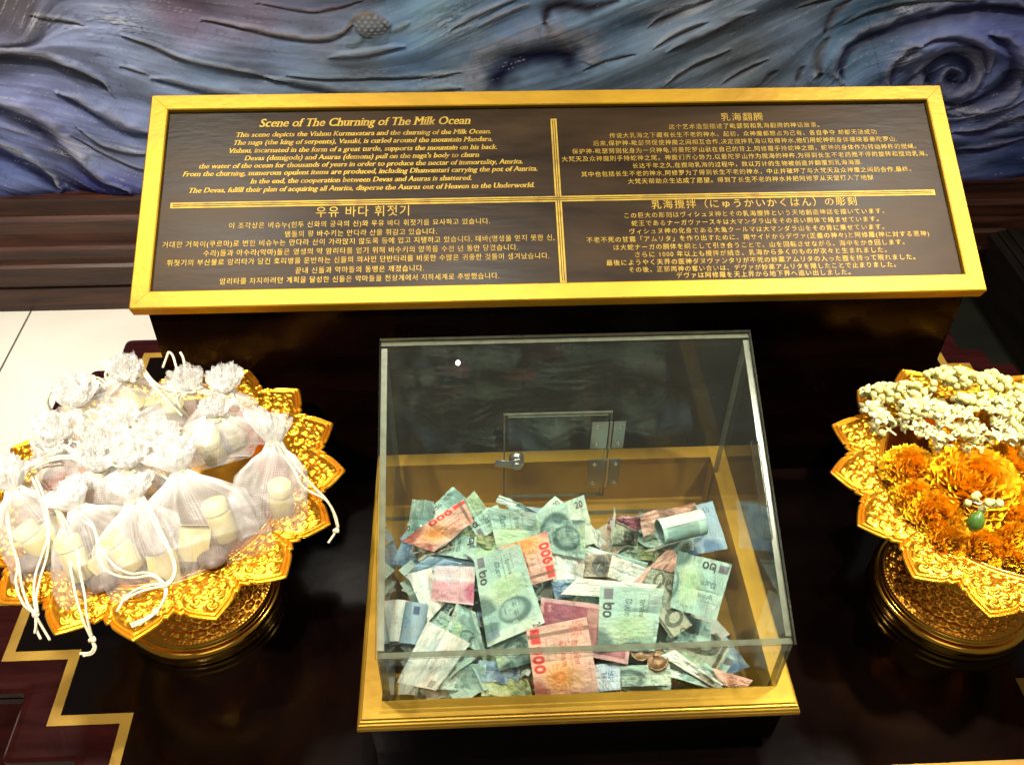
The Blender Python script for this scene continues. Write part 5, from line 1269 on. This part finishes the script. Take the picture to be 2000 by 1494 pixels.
def marigold_mesh(seed, R=.036):
    r = np.random.default_rng(seed); V = []; F = []; C = []
    n = 330
    for i in range(n):
        f = (i + .5) / n; el = np.arccos(1 - f * 1.18) if f < .98 else 1.9; el = min(el, 2.0); az = i * 2.39996 + r.normal(0, .1)
        ln = R * (.56 + .18 * min(1, el)) * r.uniform(.95, 1.06); wd_ = R * .34 * r.uniform(.85, 1.2)
        d = np.array([sin(el) * cos(az), sin(el) * sin(az), cos(el) * .72]); d /= np.linalg.norm(d)
        side = np.cross(d, [0, 0, 1.0]); side = side / (np.linalg.norm(side) + 1e-9); nrm = np.cross(side, d)
        base_ = d * R * .28; nx, ny = 5, 5; b0 = len(V); tw = r.normal(0, .35)
        hue = np.clip(r.normal(.47, .09) + .30 * (el / 1.6) + .25 * (i % 7 == 0), 0, 1)
        c = np.array((.96, .39, .006)) * (1 - hue) + np.array((1.0, .60, .014)) * hue
        for a in range(nx):
            s = a / (nx - 1)
            for b in range(ny):
                u = b / (ny - 1) - .5; ww = wd_ * (.25 + .95 * s ** .8) * (1 - .12 * (s > .9) * (1 if b % 2 else 0))
                p = base_ + d * ln * s * (1 - .18 * (s > .95) * abs(u) * 2 + (.10 * ((b + i) % 2) if a == nx - 1 else 0)) + side * u * ww * cos(tw) + nrm * (u * ww * sin(tw) + .16 * R * s * s * r.uniform(.6, 1.3) * (1 if el < 1.2 else -.6) + .035 * R * sin(u * 9 + i) * s)
                V.append(p); C.append(c * (.94 + .06 * s))
        for a in range(nx - 1):
            for b in range(ny - 1): F.append((b0 + a * ny + b, b0 + (a + 1) * ny + b, b0 + (a + 1) * ny + b + 1, b0 + a * ny + b + 1))
    b0 = len(V); m, k = 18, 10                          # the dense heart of florets
    for i in range(m):
        for j in range(k):
            e = pi * j / (k - 1); V.append(np.array([sin(e) * cos(2 * pi * i / m), sin(e) * sin(2 * pi * i / m), .8 * cos(e)]) * R * .60); C.append(np.array((.92, .36, .006)))
    for i in range(m):
        for j in range(k - 1): F.append((b0 + i * k + j, b0 + i * k + j + 1, b0 + (i + 1) % m * k + j + 1, b0 + (i + 1) % m * k + j))
    return V, F, C


heads = [(1782, 905, .262, .031, (.5, .3, -.25), 'marigold head at left beside the bare bowl wall'), (1903, 930, .272, .052, (.2, .1, -.2), 'largest yellow orange marigold head below the jasmine strands'),
         (1790, 965, .250, .027, (.6, 1.2, -.4), 'orange marigold head low at the left below the edge head'), (1832, 995, .252, .034, (.6, .5, -.3), 'orange marigold head lower left of the largest head'),
         (1985, 980, .258, .036, (.5, -.2, .3), 'deep orange marigold head at the right frame edge'), (1850, 1050, .242, .027, (.9, .3, -.1), 'small orange marigold near the rim below the left heads'),
         (1915, 1058, .242, .029, (.9, .1, 0), 'orange marigold head just under the green bud'), (1975, 1048, .244, .031, (.8, 0, .2), 'orange marigold at bottom right by bare bowl floor'),
         (1868, 862, .250, .026, (.1, .1, .1), 'orange marigold peeking between the jasmine strands'), (1925, 820, .238, .026, (0, 0, .1), 'orange marigold glimpsed inside the jasmine loop'), (1990, 890, .262, .034, (.1, 0, .3), 'orange marigold at right edge under the thick jasmine'), (1800, 1015, .232, .026, (.9, .4, -.5), 'orange marigold tucked low against the bowl wall'),
         (2062, 935, .262, .036, (.3, 0, .3), 'marigold head beyond the thick jasmine, towards the far right petals'), (2068, 1020, .248, .032, (.6, 0, .3), 'marigold head in the right half, over the front rim'), (2130, 985, .246, .034, (.2, 0, .4), 'marigold head nearest the rightmost petals'), (2078, 860, .250, .033, (0, 0, .3), 'marigold head in the right half, under the back petals'), (2135, 900, .240, .030, (0, 0, .4), 'small marigold head between right petals and back petals')]
for i, (px_, py_, z_, R_, ro, lab) in enumerate(heads):
    R_ *= 1.06; V, F, C = marigold_mesh(50 + i, R_); c = atz(px_, py_, z_)
    Mx = Matrix.Translation(Vector(c - np.array([0, 0, R_ * .5]))) @ Matrix.Rotation(ro[0], 4, 'X') @ Matrix.Rotation(ro[2], 4, 'Y') @ Matrix.Rotation(i * 1.1, 4, 'Z')
    V = [tuple(Mx @ Vector(p)) for p in V]
    tag(mesh('marigold', V, F, M['petal'], None, True, colors=C), lab, 'marigold', 'orange marigold heads in the right tray')


def bud_mesh(open_, seed):
    # a jasmine bud: fat teardrop with overlapping petal tips on a short tube
    r = np.random.default_rng(seed); mb = MB(); n = 16; L = .0125
    prof = [(0, 0), (.0011, .0002), (.0013, .0035), (.0022, .0048), (.0040, .0068), (.0046, .0088), (.0040, .0108), (.0022, .0122), (0, .0127)]
    V = []; C = []
    for k in range(n):
        a = 2 * pi * k / n
        for (q, z) in prof:
            lob = 1 + .14 * max(0, (z - .004) / .009) * cos(4 * a + z * 260 + seed); V.append((q * lob * cos(a), q * lob * sin(a), z))
            g = min(1, max(0, z / .006)); C.append(tuple(np.array((.40, .44, .12)) * (1 - g) + np.array((.66, .61, .24)) * g))
    Lp = len(prof); F = [(k * Lp + i, ((k + 1) % n) * Lp + i, ((k + 1) % n) * Lp + i + 1, k * Lp + i + 1) for k in range(n) for i in range(Lp - 1)]
    if open_:
        for p in range(5):
            a0 = p * 2 * pi / 5 + seed; b0 = len(V)
            for i in range(5):
                s = i / 4
                for u in (-1, -.4, .4, 1):
                    wd_ = .0030 * sin(pi * (.12 + .80 * s)); rr = .002 + .0075 * s; zz = .0095 + .0016 * sin(s * 2.6) - .0006 * abs(u)
                    V.append((rr * cos(a0) - u * wd_ * sin(a0), rr * sin(a0) + u * wd_ * cos(a0), zz)); C.append((.72, .68, .38))
            for i in range(4):
                for j in range(3): F.append((b0 + i * 4 + j, b0 + (i + 1) * 4 + j, b0 + (i + 1) * 4 + j + 1, b0 + i * 4 + j + 1))
    me_o = mesh('jasmine_bud', V, F, M['bud_white'], None, True, colors=C); return me_o


protos = [bud_mesh(False, 1), bud_mesh(False, 2), bud_mesh(True, 3), bud_mesh(True, 4)]
pm = [(o.data, np.array(o.location)) for o in protos]
for o in protos: bpy.data.objects.remove(o)


def garland(pts, label, seed, sc=1.0, opened=.2, step=.0066, around=6, name='jasmine_garland'):
    r = np.random.default_rng(seed); P = [np.array(q) for q in smooth_path([atz(*p) for p in pts], 12)]
    d = np.r_[0, np.cumsum([np.linalg.norm(P[i + 1] - P[i]) for i in range(len(P) - 1)])]; P = np.array(P)
    root = empty(name, P[0], label, 'garland', 'white jasmine garlands in the right tray')
    mb = MB(); mb.tube(P, .0012, 6); mb.build('thread', M['cord'], root, True)
    cnt = 0; m = int(d[-1] / step)
    for i in range(m + 1):
        s = i * step; c = np.array([np.interp(s, d, P[:, k]) for k in range(3)]); c2 = np.array([np.interp(min(s + .004, d[-1]), d, P[:, k]) for k in range(3)]); c0 = np.array([np.interp(max(s - .004, 0), d, P[:, k]) for k in range(3)])
        tg = c2 - c0; tg /= np.linalg.norm(tg) + 1e-9; a = np.cross(tg, [0.1, 0.2, 1.0]); a /= np.linalg.norm(a); b = np.cross(a, tg)
        for j in range(around):
            if cnt >= 96: break
            th = 2 * pi * j / around + i * .63 + r.normal(0, .25); dr = a * cos(th) + b * sin(th)
            if dr[2] < -.55: continue
            dr = dr + tg * r.normal(0, .28) + r.normal(0, .12, 3); dr /= np.linalg.norm(dr)
            k = r.integers(2, 4) if r.random() < opened else r.integers(0, 2)
            me, org = pm[k]; o = bpy.data.objects.new('jasmine_bud', me); COL.objects.link(o)
            ss = .92 * sc * r.uniform(.88, 1.15)
            q = Vector(dr).to_track_quat('Z', 'Y').to_matrix().to_4x4() @ Matrix.Rotation(r.uniform(0, 6), 4, 'Z') @ Matrix.Scale(ss, 4)
            o.matrix_world = Matrix.Translation(Vector(c + dr * .0012)) @ q @ Matrix.Translation(Vector(org))
            mw = o.matrix_world.copy(); o.parent = root; o.matrix_parent_inverse = Matrix.Translation(-root.location); o.matrix_basis = mw; cnt += 1
    return root


garland([(1700, 775, .262), (1725, 768, .266), (1752, 766, .268), (1785, 764, .268), (1806, 772, .264)], 'jasmine strand at upper left resting on the tray rim', 61, 1.15, .12)
garland([(1818, 745, .272), (1845, 736, .274), (1872, 738, .274), (1902, 748, .272), (1935, 742, .272), (1965, 762, .268)], 'uppermost jasmine strand with fat buds below the back petals', 62, 1.2, .05)
garland([(1698, 790, .258), (1712, 812, .254), (1728, 832, .250), (1750, 850, .248)], 'jasmine strand hanging down the left inner wall', 63, 1.2, .75, .0105, 3)
garland([(1765, 805, .262), (1792, 800, .266), (1822, 800, .268), (1846, 812, .266)], 'short jasmine strand at left of the middle row', 64, 1.2, .35)
garland([(1868, 785, .268), (1895, 790, .270), (1925, 785, .270), (1952, 802, .266)], 'jasmine strand in the middle below the uppermost strand', 65, 1.15, .12)
garland([(1780, 832, .272), (1805, 845, .280), (1830, 862, .290), (1862, 872, .296)], 'thin opened jasmine strand draped towards the largest marigold', 66, 1.0, .9, .0100, 3)
garland([(1848, 828, .276), (1868, 845, .282), (1885, 860, .290), (1905, 872, .298)], 'opened jasmine strand draped between two marigolds', 67, 1.0, .9, .0100, 3)
garland([(1870, 808, .272), (1895, 830, .278), (1918, 850, .282), (1940, 868, .286)], 'long pale jasmine strand running down to the right', 68, 1.05, .8, .0100, 3)
garland([(1952, 800, .270), (1958, 830, .278), (1962, 858, .284), (1980, 870, .286)], 'withered jasmine strand at right above the orange heads', 69, 1.0, .7, .0100, 3)
garland([(1990, 770, .268), (1988, 805, .276), (1998, 845, .282), (2020, 880, .282)], 'thick jasmine strand cut by the right frame edge', 70, 1.3, .1, .0092, 5)
garland([(1898, 978, .290), (1912, 984, .292), (1928, 980, .292), (1938, 992, .288)], 'small jasmine cluster above the green bud among marigolds', 71, 1.1, .0, .012, 3)
mb = MB(); c = atz(1896, 1017, .284)
pr_ = [(0, 0), (.0035, .001), (.0075, .005), (.0092, .010), (.0088, .0155), (.0058, .021), (.0022, .0245), (0, .0252)]
mb.lathe(pr_, 20, M=Matrix.Translation(Vector(c + np.array([0, -.008, -.008]))) @ Matrix.Rotation(radians(-25), 4, 'X') @ Matrix.Rotation(.3, 4, 'Y'))
tag(mb.build('green_bud', M['leaf'], None, True), 'smooth green flower bud among the orange marigolds', 'bud')
